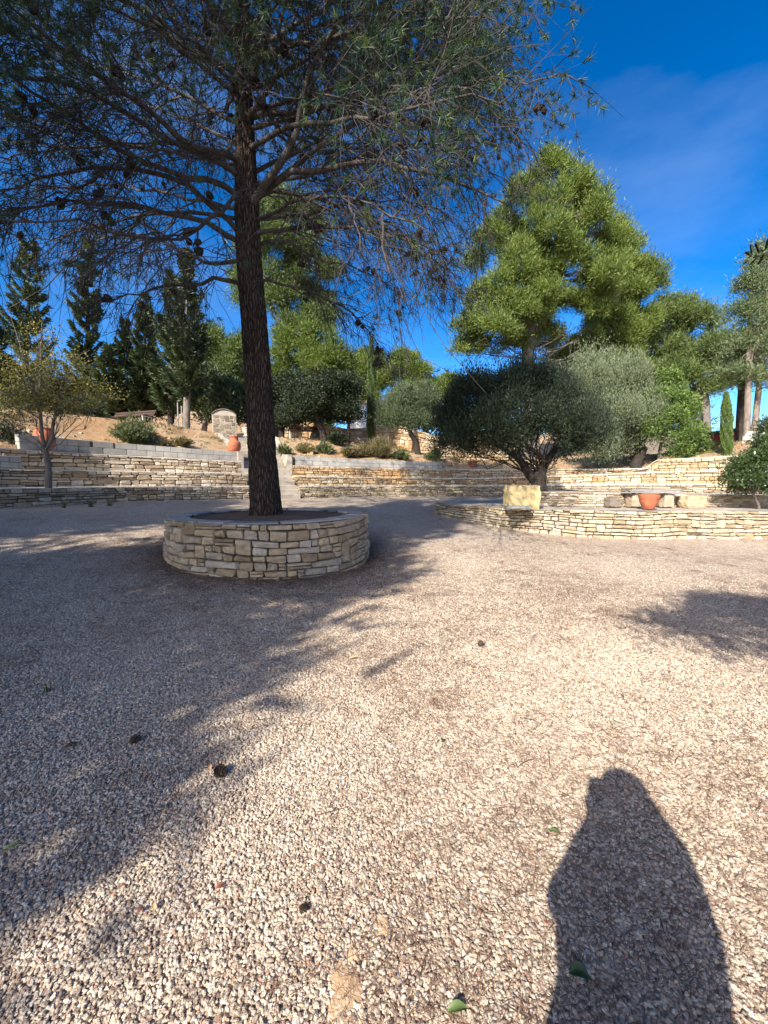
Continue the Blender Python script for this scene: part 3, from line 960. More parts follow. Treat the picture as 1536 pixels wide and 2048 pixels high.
def rock_obj(name, c, dims, mat, seed, label=None, cat=None, parent=None, rot=0, sub=3, rough=.12, square=.5, smooth=False):
    """a rough block: rounded cube with noise"""
    import bmesh
    bm = bmesh.new()
    bmesh.ops.create_cube(bm, size=2)
    bmesh.ops.subdivide_edges(bm, edges=bm.edges[:], cuts=sub, use_grid_fill=True)
    rs = np.random.default_rng(seed); o3 = Vector(rs.uniform(-50, 50, 3))
    for v in bm.verts:
        p = v.co.copy(); sph = p.normalized() * 1.15
        p = p.lerp(sph, 1 - square)
        nn = mnoise.fractal(p * 1.3 + o3, 0.8, 2.0, 3)
        p *= 1 + rough * nn
        q = Vector((p.x * dims[0] / 2, p.y * dims[1] / 2, p.z * dims[2] / 2))
        q.rotate(Quaternion((0, 0, 1), rot))
        v.co = q
    me = bpy.data.meshes.new(name); bm.to_mesh(me); bm.free()
    me.materials.append(mat)
    av = me.attributes.new('v', 'FLOAT', 'FACE'); av.data.foreach_set('value', np.full(len(me.polygons), .45, np.float32))
    me.polygons.foreach_set('use_smooth', np.full(len(me.polygons), bool(smooth)))
    o = link(name, me, parent, c)
    if label: tag(o, label, cat)
    return o


# big yellow upright block on the bed
c = at(1043, 990, 9.75)
rock_obj('stone_block', (c[0], 9.75, BTOP + .28), (.80, .34, .60), M['boulder'], 3, 'big yellow rough-cut stone block standing at the left end of the raised bed', 'stone block', square=.93, rough=.10, sub=5, rot=.05)
c = at(1028, 1008, 9.5)
rock_obj('flat_stone', (c[0] + .05, 9.42, BTOP + .04), (.62, .28, .09), M['slab'], 8, 'small grey flat stone lying in front of the yellow stone block', 'stone', square=.8)
# slab seat
c = at(1308, 980, 10.0)
seat = empty('slab_bench', (c[0], 10.12, BTOP), 'long grey stone slab seat resting on squat boulders behind the terracotta bowl', 'stone bench')
rock_obj('slab', (c[0], 10.10, zat(981, 10.0)), (1.32, .42, .085), M['slab'], 9, parent=seat, square=.95, rough=.08, sub=4)
rock_obj('support', (c[0] - .40, 10.16, (BTOP + zat(983, 10)) / 2 - .02), (.30, .32, .36), M['stone_grey'], 10, parent=seat, square=.7)
rock_obj('support', (c[0] + .42, 10.16, (BTOP + zat(983, 10)) / 2 - .02), (.28, .34, .36), M['stone_grey'], 12, parent=seat, square=.7)
c = at(1390, 1004, 10.0)
rock_obj('boulder', (c[0], 10.12, BTOP + .15), (.56, .40, .34), M['stone_planter'], 14, 'rounded orange-grey boulder set in the low bed wall right of the slab seat', 'boulder', square=.6, sub=4)
c = at(1234, 1003, 10.0)
rock_obj('boulder', (c[0], 10.20, BTOP + .13), (.32, .3, .24), M['concrete'], 15, 'small dark squarish boulder set in the shaded low wall left of the bowl', 'boulder', square=.8, sub=4)

# ================================================================ OBJECTS
def lathe_thing(name, label, cat, loc, body, rim, soil_r, soil_z, mat='terracotta', soil='soil'):
    r = empty(name, loc, label, cat)
    Geo().lathe(body, loc, 40).build('pot_body', M[mat], r, smooth=True)
    if rim: Geo().lathe(rim, loc, 40).build('rim', M[mat], r, smooth=False)
    if soil_r: Geo().lathe([(soil_r, soil_z), (0.001, soil_z + .015)], loc, 24).build('pot_soil', M[soil], r)
    return r


# bowl on the raised bed: 42 px wide at 9.35 m
c = at(1297, 1017, 9.38)
lathe_thing('terracotta_bowl', 'wide terracotta bowl with a double rim on the edge of the raised bed', 'flower pot', (c[0], 9.38, BTOP + .006),
            [(0.001, 0.000), (0.105, 0.000), (0.113, 0.011), (0.147, 0.066), (0.189, 0.154), (0.206, 0.242), (0.207, 0.259)],
            [(0.207, 0.259), (0.220, 0.262), (0.222, 0.295), (0.217, 0.299), (0.227, 0.304), (0.228, 0.350), (0.223, 0.358), (0.197, 0.358), (0.192, 0.319)], .197, .313)
# big round pot, left: 46 px wide
c = at(90, 898, 11.9)
lathe_thing('round_pot', 'big round-bellied terracotta pot half hidden by the yellow-leaved tree', 'flower pot', (c[0], 11.9, 2.47),
            [(.001, 0), (.15, 0), (.17, .01), (.225, .10), (.265, .23), (.275, .36), (.26, .49), (.22, .60), (.19, .64)],
            [(.19, .64), (.212, .65), (.216, .68), (.20, .69), (.175, .685), (.17, .62)], .172, .64)
# urn by the stairs
c = at(469, 905, 16.3)
zu = 2.78
lathe_thing('oil_jar', 'tall terracotta jar with a broad neck beside the stair parapet', 'jar', (c[0], 16.3, zu),
            [(.001, 0), (.18, 0), (.20, .02), (.25, .14), (.265, .26), (.25, .37), (.20, .44), (.165, .46), (.16, .60)],
            [(.16, .60), (.185, .61), (.19, .65), (.175, .66), (.14, .655), (.135, .55)], .14, .6)
c = at(946, 934, 20.3)
lathe_thing('small_pot', 'small red terracotta pot on the terrace, peeping out under the dark olive crown', 'flower pot', (c[0], 20.3, 2.25),
            [(.001, 0), (.13, 0), (.17, .15), (.20, .32)], [(.20, .32), (.23, .33), (.235, .38), (.215, .385), (.19, .36)], .2, .33)
c = at(640, 887, 19.6)
rock_obj('pedestal_stone', (at(621, 900, 18.6)[0], 18.6, 3.0), (.30, .28, .5), M['boulder'], 33, 'short rounded yellow stone post among the shrubs of the bank', 'stone', square=.6)


def bench(px, py, Y, L, rot, label, zdelta=0):
    p = at(px, py, Y)
    z = UP(px, Y) - .03 + zdelta
    r = empty('garden_bench', (p[0], Y, z), label, 'bench', 'dark slatted benches on the upper terrace')
    r.rotation_euler = (0, 0, rot)

    def part(name, g, mat):
        V = np.concatenate(g.V); me = np_mesh(name, V, None, np.concatenate(g.Q), None, None, M[mat])
        o = bpy.data.objects.new(name, me); COL.objects.link(o); o.parent = r
        return o
    for k in range(4):
        part('slat', Geo().box((0, -.18 + k * .125, .44), (L, .10, .03)), 'dark_wood')
    for k in range(3):
        part('slat', Geo().box((0, .28 + k * .06, .50 + k * .10), (L, .03, .085), M=Matrix.Rotation(-.5, 3, 'X')), 'dark_wood')
    for sx in (-L / 2 + .12, L / 2 - .12):
        g = Geo()
        P = np.array([[(sx, -.22, .0), (sx, -.17, .22), (sx, -.20, .42)], [(sx, .30, .0), (sx, .22, .22), (sx, .26, .42)], [(sx, -.20, .41), (sx, .03, .40), (sx, .26, .42)]])
        Vt, Qt = tubes(P, np.full((3, 3), .024), 6)
        g.add(Vt, None, Qt); part('leg', g, 'white_paint')
    return r


bench(256, 850, 17.0, 2.35, -.30, 'dark slatted wooden bench with white iron legs at the lip of the left bank')
bench(612, 880, 21.0, 1.9, .12, 'dark slatted wooden bench in the deep shade of the oak, right of the pine trunk')

# stone hut / pump house
Y = 18.8
p0 = at(423, 868, Y); zb_ = UP(450, 18.6) - .1
hut = empty('stone_hut', (at(450, 868, Y)[0], Y, zb_), 'small squat stone shed with a rounded mossy top, left of the pine trunk', 'shed')
hx = at(450, 868, Y)[0]
w_, d_, h_ = 1.05, 1.0, 1.12
rot = .35
n_ = 9
prof = [(-w_ / 2, 0), (-w_ / 2, h_ * .86)] + [(-w_ / 2 + w_ * t, h_ * (.86 + .22 * math.sin(math.pi * min(1, t * 1.0 + .0)) ** .8)) for t in np.linspace(.08, .92, n_)] + [(w_ / 2, h_ * .86), (w_ / 2, 0)]
g = Geo()
k = len(prof)
Vh = []
for yy in (-d_ / 2, d_ / 2):
    for x_, z_ in prof: Vh.append((x_, yy, z_))
Vh = np.array(Vh)
ca, sa = math.cos(rot), math.sin(rot)
Vh = np.stack([hx + Vh[:, 0] * ca - Vh[:, 1] * sa, Y + Vh[:, 0] * sa + Vh[:, 1] * ca, zb_ + Vh[:, 2]], 1)
Qh = [(i, i + 1, k + i + 1, k + i) for i in range(k - 1)]
g.add(Vh, None, Qh, .5)
for o_ in (0, k):
    cidx = [o_ + i for i in range(k)]
    tri = [(cidx[0], cidx[i], cidx[i + 1]) for i in range(1, k - 1)]
    g.add(Vh, tri, None, .5)
g.build('wall', M['tread'], hut)
# rough stones showing on the front face and a thin roof skin
fr = lambda s, z, d: np.c_[hx + np.asarray(s) * ca - (-d_ / 2 - d) * sa, Y + np.asarray(s) * sa + (-d_ / 2 - d) * ca, z]
stones(hut, fr, -w_ / 2 + .03, w_ / 2 - .03, lambda s: zb_ + .02 + 0 * np.asarray(s, float), lambda s: zb_ + h_ * .84 + 0 * np.asarray(s, float), .15, .24, M['hut_stone'], 61, proud=.012, gap=.006, depth=.03)
g = Geo()
Vr = []
for yy in (-d_ / 2 - .05, d_ / 2 + .05):
    for x_, z_ in prof[1:-1]:
        Vr.append((x_ * 1.05, yy, z_ + .035))
    for x_, z_ in prof[1:-1]:
        Vr.append((x_ * 1.05, yy, z_ - .0))
Vr = np.array(Vr)
Vr = np.stack([hx + Vr[:, 0] * ca - Vr[:, 1] * sa, Y + Vr[:, 0] * sa + Vr[:, 1] * ca, zb_ + Vr[:, 2]], 1)
kk = k - 2
Qr = [(i, i + 1, 2 * kk + i + 1, 2 * kk + i) for i in range(kk - 1)] + [(i, i + 1, kk + i + 1, kk + i) for i in range(kk - 1)]
g.add(Vr, None, Qr, .5).build('roof', M['concrete'], hut)

# urn-like grey vase on the stair parapet and the parapet
Y = 18.0
p = at(493, 873, Y)
lathe_thing('stone_vase', 'pale grey stone vase on the parapet end, right of the stone shed', 'vase', (p[0], Y, p[2]),
            [(.001, 0), (.14, 0), (.15, .03), (.08, .07), (.10, .12), (.17, .24), (.18, .34)], [(.18, .34), (.215, .36), (.215, .39), (.17, .395), (.15, .33)], .16, .35, mat='plaster')
par = empty('stair_parapet', (at(497, 905, 17.2)[0], 17.2, 2.5), 'sloping rendered parapet with a white top beside the stairs, left of the trunk', 'parapet')
A_ = at(485, 893, 16.6); B_ = at(500, 872, 18.3)
x0, x1 = A_[0] + .22, B_[0] + .18
g = Geo()
Vp_ = np.array([(x0, 16.6, 2.2), (x0, 16.6, A_[2]), (x1, 18.3, B_[2]), (x1, 18.3, 2.2)])
Vp_ = np.vstack([Vp_, Vp_ + np.array((.22, 0.02, 0))])
g.add(Vp_, None, [(0, 1, 2, 3), (4, 7, 6, 5), (0, 4, 5, 1), (3, 2, 6, 7)], .5).build('wall', M['plaster'], par)
g = Geo()
Vc = np.array([(x0 - .03, 16.55, A_[2]), (x1 - .03, 18.35, B_[2]), (x1 + .26, 18.37, B_[2]), (x0 + .26, 16.57, A_[2])])
Vc = np.vstack([Vc, Vc + np.array((0, 0, .05))])
g.add(Vc, None, [(0, 3, 2, 1), (4, 5, 6, 7), (0, 1, 5, 4), (2, 3, 7, 6), (0, 4, 7, 3), (1, 2, 6, 5)], .5).build('coping', M['white_paint'], par)

# braced fence by the left conifers
Y = 18.3
zf = UP(350, Y)
fx0, fx1 = at(346, 850, Y)[0], at(364, 850, Y)[0]
fen = empty('braced_fence', (at(352, 850, Y)[0], Y, zf), 'grey braced fence posts standing beside the pale bare trunk on the left bank', 'fence')
for x_, hgt in ((fx0 + .25, 1.35), (fx1, 1.2)):
    Vt, Qt = tubes(np.array([[(x_, Y, zf - .2), (x_, Y, zf + hgt / 2), (x_ + .01, Y, zf + hgt)]]), np.full((1, 3), .028), 7)
    Geo().add(Vt, None, Qt).build('post', M['grey_wood'], fen, smooth=True)
for a_, b_ in (((fx0 - .15, Y - .1, zf), (fx1, Y, zf + .85)), ((fx1, Y, zf + .85), (fx1 + .35, Y + .1, zf + .35))):
    a_, b_ = np.array(a_), np.array(b_)
    Vt, Qt = tubes(np.array([[a_, (a_ + b_) / 2, b_]]), np.full((1, 3), .024), 7)
    Geo().add(Vt, None, Qt).build('brace', M['grey_wood'], fen, smooth=True)

# distant retaining wall of orange stone behind the centre
DP = Path([(-8, 27.8), (-3.4, 27.5), (0, 27.3), (3, 27.0), (6, 27.5), (9, 28)])
dz0 = 3.7
dw = empty('retaining_wall', (2.0, 27.1, dz0), 'far orange rubble retaining wall glimpsed behind the middle olive tree', 'stone wall')


def dsurf(s, z, d):
    s = np.asarray(s, float); d = np.broadcast_to(d, s.shape)
    return np.c_[np.array([DP.pos(np.array([a]), b_)[0] for a, b_ in zip(s, d)]), z]


dzt = lambda s: np.interp(s, [0, 6, 12, 18], [5.7, 5.5, 4.95, 4.8]) + .25 * np.sin(np.asarray(s, float) * .9) + 0 * np.asarray(s, float)
stones(dw, dsurf, 0, DP.L, lambda s: np.full_like(np.asarray(s, float), 3.3), dzt, .26, .5, M['stone_gold'], 71, proud=.05, gap=.012, maxparts=150)
ribbon(DP, np.linspace(0, DP.L, 30), [-.02, -.02, -.6, -3], [lambda s: s * 0 + 3.0, lambda s: dzt(s) - .03, lambda s: dzt(s) - .03, lambda s: s * 0 + 4.6], 'wall_core', M['earth'], dw)

# right: brown garden wall, red booth, slim poles
YW = 25.5
wz0 = 3.0
xa, xb = at(1230, 880, YW)[0], at(1600, 880, YW)[0]
zt_w = zat(866, YW)
gw = empty('garden_wall', ((xa + xb) / 2, YW, wz0), 'long brown weathered concrete wall behind the pines at the far right', 'garden wall')
nb = 9
for i in range(nb):
    x_ = xa + (xb - xa) * (i + .5) / nb
    Geo().box((x_, YW, (wz0 + zt_w) / 2 - .25), ((xb - xa) / nb - .02, .25, zt_w - wz0 + .5)).build('panel', M['concrete'], gw)
Geo().box(((xa + xb) / 2, YW, zt_w + .04), (xb - xa, .34, .08)).build('coping', M['bark_grey'], gw)

YR = 20.5
xl, xr = at(1466, 880, YR)[0], at(1570, 880, YR)[0]
zr = UP(1500, YR) - .1; ztr = zat(862, YR)
bo = empty('red_booth', ((xl + xr) / 2, YR + 1.2, zr), 'dark red booth with a black rounded roof behind the far-right pine trunks', 'booth')
Geo().box((xl + .45, YR + 1.0, (zr + ztr) / 2), (.9, 2.0, ztr - zr), .0).build('side_panel', M['red_metal'], bo)
Geo().box(((xl + .9 + xr) / 2 + .03, YR + 1.0, (zr + ztr) / 2), (xr - xl - .9, 1.9, ztr - zr - .1)).build('front_panel', M['black_metal'], bo)
pr_ = [(-.08, 0), (.1, .12), (.5, .22), (1.2, .28), (2.0, .24), (xr - xl + .1, .08), (xr - xl + .1, -.04), (-.08, -.04)]
Vb_ = np.array([(xl + a_, YR + yy, ztr + b_) for yy in (-.15, 2.2) for a_, b_ in pr_])
kb = len(pr_)
g = Geo(); g.add(Vb_, None, [(i, (i + 1) % kb, kb + (i + 1) % kb, kb + i) for i in range(kb)], .5)
g.add(Vb_, [(0, i, i + 1) for i in range(1, kb - 1)] + [(kb, kb + i + 1, kb + i) for i in range(1, kb - 1)], None, .5)
g.build('roof', M['black_metal'], bo)

for px, lab, hh in ((1403, 'slim dark pole left of the single pine trunk in the sky gap', 2.3), (1441, 'slim dark pole just left of the tall green cypress', 2.1)):
    p = at(px, 865, 27)
    zz = 3.0
    po = empty('utility_pole', (p[0], 27, zz), lab, 'pole', 'slim dark poles beyond the garden wall')
    Vt, Qt = tubes(np.array([[(p[0], 27, zz), (p[0], 27, zat(845, 27)), (p[0], 27, zat(828, 27))]]), np.array([[.07, .06, .05]]), 8)
    Geo().add(Vt, None, Qt).build('shaft', M['black_metal'], po, smooth=True)
    Geo().box((p[0], 27, zat(829, 27) + .03), (.16, .16, .05)).build('pole_cap', M['black_metal'], po)

# pale window frame of a building glimpsed between the trees
Yb = 33
bx = at(725, 830, Yb)
bd = empty('white_house', (bx[0], Yb, 3.9), 'sliver of a white house with blue-grey windows glimpsed left of the tall thin cypress', 'house')
Geo().box((bx[0], Yb + 2, 5.8), (2.4, 4, 4.6)).build('wall', M['white_paint'], bd)
for k_ in range(2):
    gx = bx[0] - .55 + k_ * 1.1
    Geo().box((gx, Yb - .02, zat(822, Yb)), (.7, .06, 1.1)).build('window_frame', M['white_paint'], bd)
    Geo().box((gx, Yb - .06, zat(822, Yb)), (.56, .04, .95)).build('pane', simple_mat('window_glass', (.16, .25, .38), (.14, .22, .34), 1, .2), bd)
Geo().box((bx[0], Yb + 2, 8.2), (2.8, 4.5, .25)).build('roof', M['concrete'], bd)

# ================================================================ TREES
UPV = np.array((0, 0, 1.0))


def leaves3(P, D, Wd, L, W, a):
    """slim three-cornered leaves"""
    n = len(P)
    L = np.broadcast_to(L, n)[:, None]; W = np.broadcast_to(W, n)[:, None]
    V = np.stack([P + Wd * W * .5, P + D * L, P - Wd * W * .5], 1).reshape(-1, 3)
    return V, np.arange(n * 3).reshape(n, 3), a


def leaves(P, D, Wd, L, W, a, bend=0.0):
    """diamond leaves: P base (n,3), D direction, Wd width direction"""
    n = len(P)
    L = np.broadcast_to(L, n)[:, None]; W = np.broadcast_to(W, n)[:, None]
    V = np.stack([P, P + D * L * .45 + Wd * W * .5, P + D * L, P + D * L * .45 - Wd * W * .5], 1).reshape(-1, 3)
    Q = np.arange(n * 4).reshape(n, 4)
    return V, Q, a


def rand_unit(r, n):
    v = r.normal(size=(n, 3)); return nrm(v)


def ellipsoid_foliage(g, r, c, rad, nclump, per, rc, L, W, up=.4, out=.6, rnd=.8, shell=(.55, 1.02), cut=-.75, aspect=.7, vshift=0.0):
    """clumps of leaves near the surface of an ellipsoid crown lobe"""
    u = rand_unit(r, nclump * 2)
    u = u[u[:, 2] > cut][:nclump]
    n = len(u)
    bumpy = 1 + .16 * np.sin(u[:, 0] * 5 + c[0]) * np.cos(u[:, 1] * 4 + c[1] * 2) + .10 * r.normal(size=n)
    rr = np.minimum(r.uniform(shell[0], shell[1], n) ** .6 * bumpy, 1.15)
    cc = c + u * rr[:, None] * rad
    cs = np.clip(r.lognormal(0, .35, n), .5, 2)
    ca = r.uniform(0, 1, n)
    idx = np.repeat(np.arange(n), per)
    m_ = len(idx)
    off = np.clip(r.normal(size=(m_, 3)), -1.7, 1.7) * np.array((1, 1, aspect)) * (rc * cs[idx])[:, None] * .6
    P = cc[idx] + off
    D = nrm(u[idx] * out + UPV * up + rand_unit(r, m_) * rnd + .5 * nrm(off + 1e-6))
    Wd = nrm(np.cross(D, rand_unit(r, m_)))
    a = np.clip(ca[idx] * .55 + r.uniform(0, .45, m_) + vshift, 0, 1)
    if W / L > .38:
        V, Q, a = leaves(P, D, Wd, L * r.uniform(.6, 1.3, m_), W * r.uniform(.7, 1.3, m_), a)
        g.add(V, None, Q, a)
    else:
        V, Q, a = leaves3(P, D, Wd, L * r.uniform(.6, 1.3, m_), W * r.uniform(.7, 1.3, m_), a)
        g.add(V, Q, None, a)
    return cc


def limb_path(a, b, sag=.0, k=7, r=None, wob=.04):
    t = np.linspace(0, 1, k)[:, None]
    a, b = np.asarray(a, float), np.asarray(b, float)
    P = a + (b - a) * t
    P[:, 2] += sag * np.sin(t[:, 0] * math.pi)
    if r is not None:
        P[1:-1] += r.normal(size=(k - 2, 3)) * wob * np.linalg.norm(b - a)
    return P


def trunk_geo(g, pts, radii, sides=12, flare=0.0):
    P = catmull(pts, 5)
    t = np.linspace(0, 1, len(P))
    R = np.interp(t, np.linspace(0, 1, len(radii)), radii)
    V, Q = tubes(P[None], R[None], sides)
    g.add(V, None, Q)


def tree(name, label, cat, base, trunk_pts, radii, lobes, mat, bark, dens=1.0, L=.22, W=.05, rc=.5, per=22, up=.4, out=.6, rnd=.8,
         group=None, seed=0, limbs=True, spread_from=.5, cut=-.75, cover=3.0, shell=(.55, 1.02), twigs=0, extra=None, aspect=.7, limb_r=.35, sub=6, subr=.50):
    """base: world xyz; trunk_pts relative points; lobes: list of (centre, radii)"""
    r = np.random.default_rng(seed + 1000)
    root = empty(name, base, label, cat, group)
    tp = [np.asarray(base, float) + np.array(p) for p in trunk_pts]
    g = Geo(); trunk_geo(g, tp, radii, 14)
    g.build('trunk', M[bark], root, smooth=True)
    top = np.array(tp)
    gl = Geo(); gf = Geo()
    tw_p = []
    fine = []
    for (c, rad) in lobes:
        c = np.asarray(c, float); rad = np.asarray(rad, float)
        if sub:
            uu = rand_unit(r, sub)
            uu[:, 2] = np.where(uu[:, 2] < cut * .6, -uu[:, 2], uu[:, 2])
            for q in range(sub):
                fine.append((c + uu[q] * rad * r.uniform(.55, 1.0), rad * subr * r.uniform(.55, 1.2), q < 2))
        else: fine.append((c, rad, True))
    for (c, rad, has_limb) in fine:
        area = 4 * math.pi * ((rad[0] * rad[1]) ** 1.6 / 3 + (rad[0] * rad[2]) ** 1.6 / 3 + (rad[1] * rad[2]) ** 1.6 / 3) ** (1 / 1.6)
        nl = area * cover * dens / (L * W * .5)
        nc = max(6, int(nl / per))
        cc = ellipsoid_foliage(gf, r, c, rad, nc, per, rc, L, W, up, out, rnd, shell, cut, aspect)
        if limbs and has_limb:
            kf = spread_from + (1 - spread_from) * np.clip((c[2] - top[0][2]) / max(top[-1][2] - top[0][2], .1) - .35, 0, 1)
            j = min(int(kf * (len(top) - 1)), len(top) - 2)
            a0 = top[j] + (top[j + 1] - top[j]) * r.uniform(.1, .9)
            P = limb_path(a0, c, -.05 * np.linalg.norm(c - a0), 8, r)
            r0 = np.interp(kf, np.linspace(0, 1, len(radii)), radii) * limb_r
            Vt, Qt = tubes(P[None], np.linspace(r0, r0 * .25, 8)[None], 6); gl.add(Vt, None, Qt)
            ns = min(26, len(cc)) if twigs == 0 else min(twigs, len(cc))
            sel = r.choice(len(cc), ns, replace=False)
            t = np.linspace(0, 1, 5)[None, :, None]
            s0 = P[r.integers(3, 8, ns)]
            PP = s0[:, None] + (cc[sel] - s0)[:, None] * t
            PP[:, 1:4] += r.normal(size=(ns, 3, 3)) * .05 * np.linalg.norm(cc[sel] - s0, axis=1)[:, None, None]
            Vt, Qt = tubes(PP, np.linspace(r0 * .28, r0 * .06, 5)[None] * np.ones((ns, 1)), 4); gl.add(Vt, None, Qt)
    gl.build('branches', M[bark], root)
    gf.build('crown', M[mat], root)
    if extra: extra(root)
    return root


def PL(specs, Y, dy=0.9, k=1.0):
    """pixel lobes (px, py, rx, ry[, dY]) -> world lobes at distance Y"""
    out = []
    for s in specs:
        d = s[4] if len(s) > 4 else 0
        Yc = Y + d
        c = at(s[0], s[1], Yc)
        out.append((c, (s[2] * Yc / F * k, s[2] * Yc / F * dy * k, s[3] * Yc / F * k)))
    return out


def base_at(px, Y, sink=.1):
    p = at(px, 960, Y)
    return (p[0], Y, UP(px, Y) - sink)


def px_trunk(base, pts, Y):
    """pixel points to points relative to base"""
    out = [(0, 0, 0)]
    for p in pts:
        y = Y + (p[2] if len(p) > 2 else 0)
        w = at(p[0], p[1], y)
        out.append(tuple(w - np.array(base)))
    return out


# ---------------------------------------------------------------- background pines
def bare_limbs(root):
    g = Geo(); rr = np.random.default_rng(8)
    for k in range(26):
        y0 = rr.uniform(640, 740); sd_ = rr.choice([-1, 1])
        a0 = at(1056, y0, 23); a1 = at(1056 + sd_ * rr.uniform(40, 130), y0 + rr.uniform(-60, 10), 23 + rr.uniform(-1.5, 1.5))
        P = limb_path(a0, a1, -.25, 7, rr, .03)
        Vt, Qt = tubes(P[None], np.linspace(.045, .010, 7)[None], 4); g.add(Vt, None, Qt)
        for _ in range(5):
            q = P[rr.integers(2, 7)]; e = q + rr.normal(0, .45, 3) - np.array((0, 0, .2))
            Vt, Qt = tubes(limb_path(q, e, 0, 4, rr, .06)[None], np.linspace(.013, .006, 4)[None], 3); g.add(Vt, None, Qt)
    g.build('dead_limbs', M['bark_grey'], root)


b = base_at(1062, 23)
tree('pine_tree', 'tallest sunlit yellow-green pine, towering behind the dark olive tree', 'pine tree', b, px_trunk(b, [(1062, 800), (1056, 720), (1060, 640), (1085, 520), (1110, 420), (1120, 360)], 23),
     [.48, .42, .36, .33, .26, .16, .07],
     PL([(1110, 385, 72, 58), (1150, 430, 62, 55, -1), (1050, 440, 72, 55, -1), (1175, 490, 62, 55, 1), (1005, 510, 62, 52), (1085, 520, 80, 60, -1.5), (1150, 560, 72, 55, -1), (1020, 575, 60, 45, -1.5),
         (985, 600, 45, 40), (1060, 620, 62, 40, -2), (1130, 630, 60, 40), (960, 655, 42, 30, -1), (945, 690, 34, 20), (1000, 660, 45, 26, -2), (1200, 560, 48, 45, .5), (930, 700, 30, 16, -.5), (1020, 695, 40, 20), (1090, 680, 44, 24, 1)], 23, .8),
     'pine_lit', 'bark_grey', extra=lambda rt: bare_limbs(rt), L=.19, W=.042, rc=.27, per=20, up=.6, out=.6, rnd=.8, cover=1.9, seed=1, sub=14, subr=.30, aspect=1.1, shell=(.35, 1.06), group='pines on the upper ground')
b = base_at(1215, 27)
tree('pine_tree', 'second sunlit pine, filling in right of the tallest one', 'pine tree', b, px_trunk(b, [(1215, 800), (1220, 720), (1230, 620), (1240, 540)], 27), [.4, .35, .25, .2, .08],
     PL([(1235, 525, 44, 42), (1270, 560, 44, 46), (1295, 600, 30, 40), (1240, 620, 60, 48), (1205, 670, 55, 42), (1265, 670, 45, 40), (1195, 730, 55, 35), (1250, 725, 45, 35), (1150, 710, 50, 34), (1230, 470, 25, 30), (1120, 735, 36, 24), (1185, 765, 50, 28), (1290, 650, 30, 34)], 27, .9),
     'pine_lit', 'bark_grey', L=.22, W=.048, rc=.34, per=22, up=.6, out=.6, rnd=.8, cover=2.0, seed=2, sub=14, subr=.30, aspect=1.1, shell=(.35, 1.06), group='pines on the upper ground')
b = base_at(1411, 30)
tree('pine_tree', 'rounded green pine whose bare trunk shows in the sky gap left of the green cypress', 'pine tree', b, px_trunk(b, [(1411, 850), (1410, 800), (1395, 740), (1370, 680), (1360, 640)], 30), [.36, .32, .27, .2, .12, .06],
     PL([(1350, 640, 48, 36), (1395, 660, 42, 38), (1330, 690, 50, 42), (1385, 710, 58, 42), (1325, 740, 45, 38), (1400, 750, 52, 36), (1345, 780, 52, 34), (1420, 785, 36, 26), (1300, 760, 40, 40), (1425, 700, 25, 34)], 30, .9),
     'pine_mid', 'bark_grey', L=.24, W=.052, rc=.38, per=22, up=.6, out=.6, rnd=.8, cover=2.0, seed=3, sub=14, subr=.30, aspect=1.1, shell=(.35, 1.06), group='pines on the upper ground')


def white_band(xyz, r0, h):
    def f(root):
        Geo().lathe([(r0 * 1.12, 0), (r0 * 1.10, h * .6), (r0 * 1.04, h)], xyz, 16).build('painted_band', M['white_paint'], root, smooth=True)
    return f


for (px0, Yp, pts, lob, sd, lab) in (
    (1489, 17.6, [(1494, 850), (1497, 750), (1500, 640), (1508, 560)],
     [(1495, 590, 30, 40), (1520, 550, 26, 45), (1478, 640, 32, 36), (1515, 640, 40, 45), (1470, 700, 30, 28), (1500, 710, 42, 30), (1465, 750, 34, 20), (1505, 765, 42, 20)], 4, 'grey-green pine with a white-painted trunk base, nearest the red booth'),
    (1502, 18.4, [(1510, 850), (1520, 750), (1528, 640), (1540, 500)],
     [(1535, 520, 26, 45), (1560, 600, 40, 60), (1540, 680, 46, 45), (1580, 720, 60, 60), (1525, 760, 40, 22), (1600, 560, 50, 80)], 5, 'taller grey-green pine leaning out of the picture, right of the white-painted trunk')):
    b = base_at(px0, Yp)
    tree('pine_tree', lab, 'pine tree', b, px_trunk(b, pts, Yp), [.155, .13, .11, .085, .04], PL(lob, Yp, .8), 'pine_grey', 'bark_light', L=.17, W=.035, rc=.30, per=18, up=.4, out=.5, rnd=.9, sub=9, subr=.36,
         cover=.9, seed=sd, group='pines on the upper ground', twigs=40, extra=white_band((b[0], b[1], b[2] + .1), .16, .55) if sd == 4 else None)
b = base_at(1478, 19)
tree('pine_tree', 'thin dark pine trunk standing just left of the white-painted one', 'pine tree', b, px_trunk(b, [(1480, 850), (1484, 760), (1486, 680)], 19), [.20, .17, .13, .06],
     PL([(1480, 690, 26, 26), (1466, 735, 22, 18), (1492, 740, 24, 18)], 19), 'pine_grey', 'bark_dark', L=.26, W=.045, rc=.45, cover=1.3, seed=6, group='pines on the upper ground')

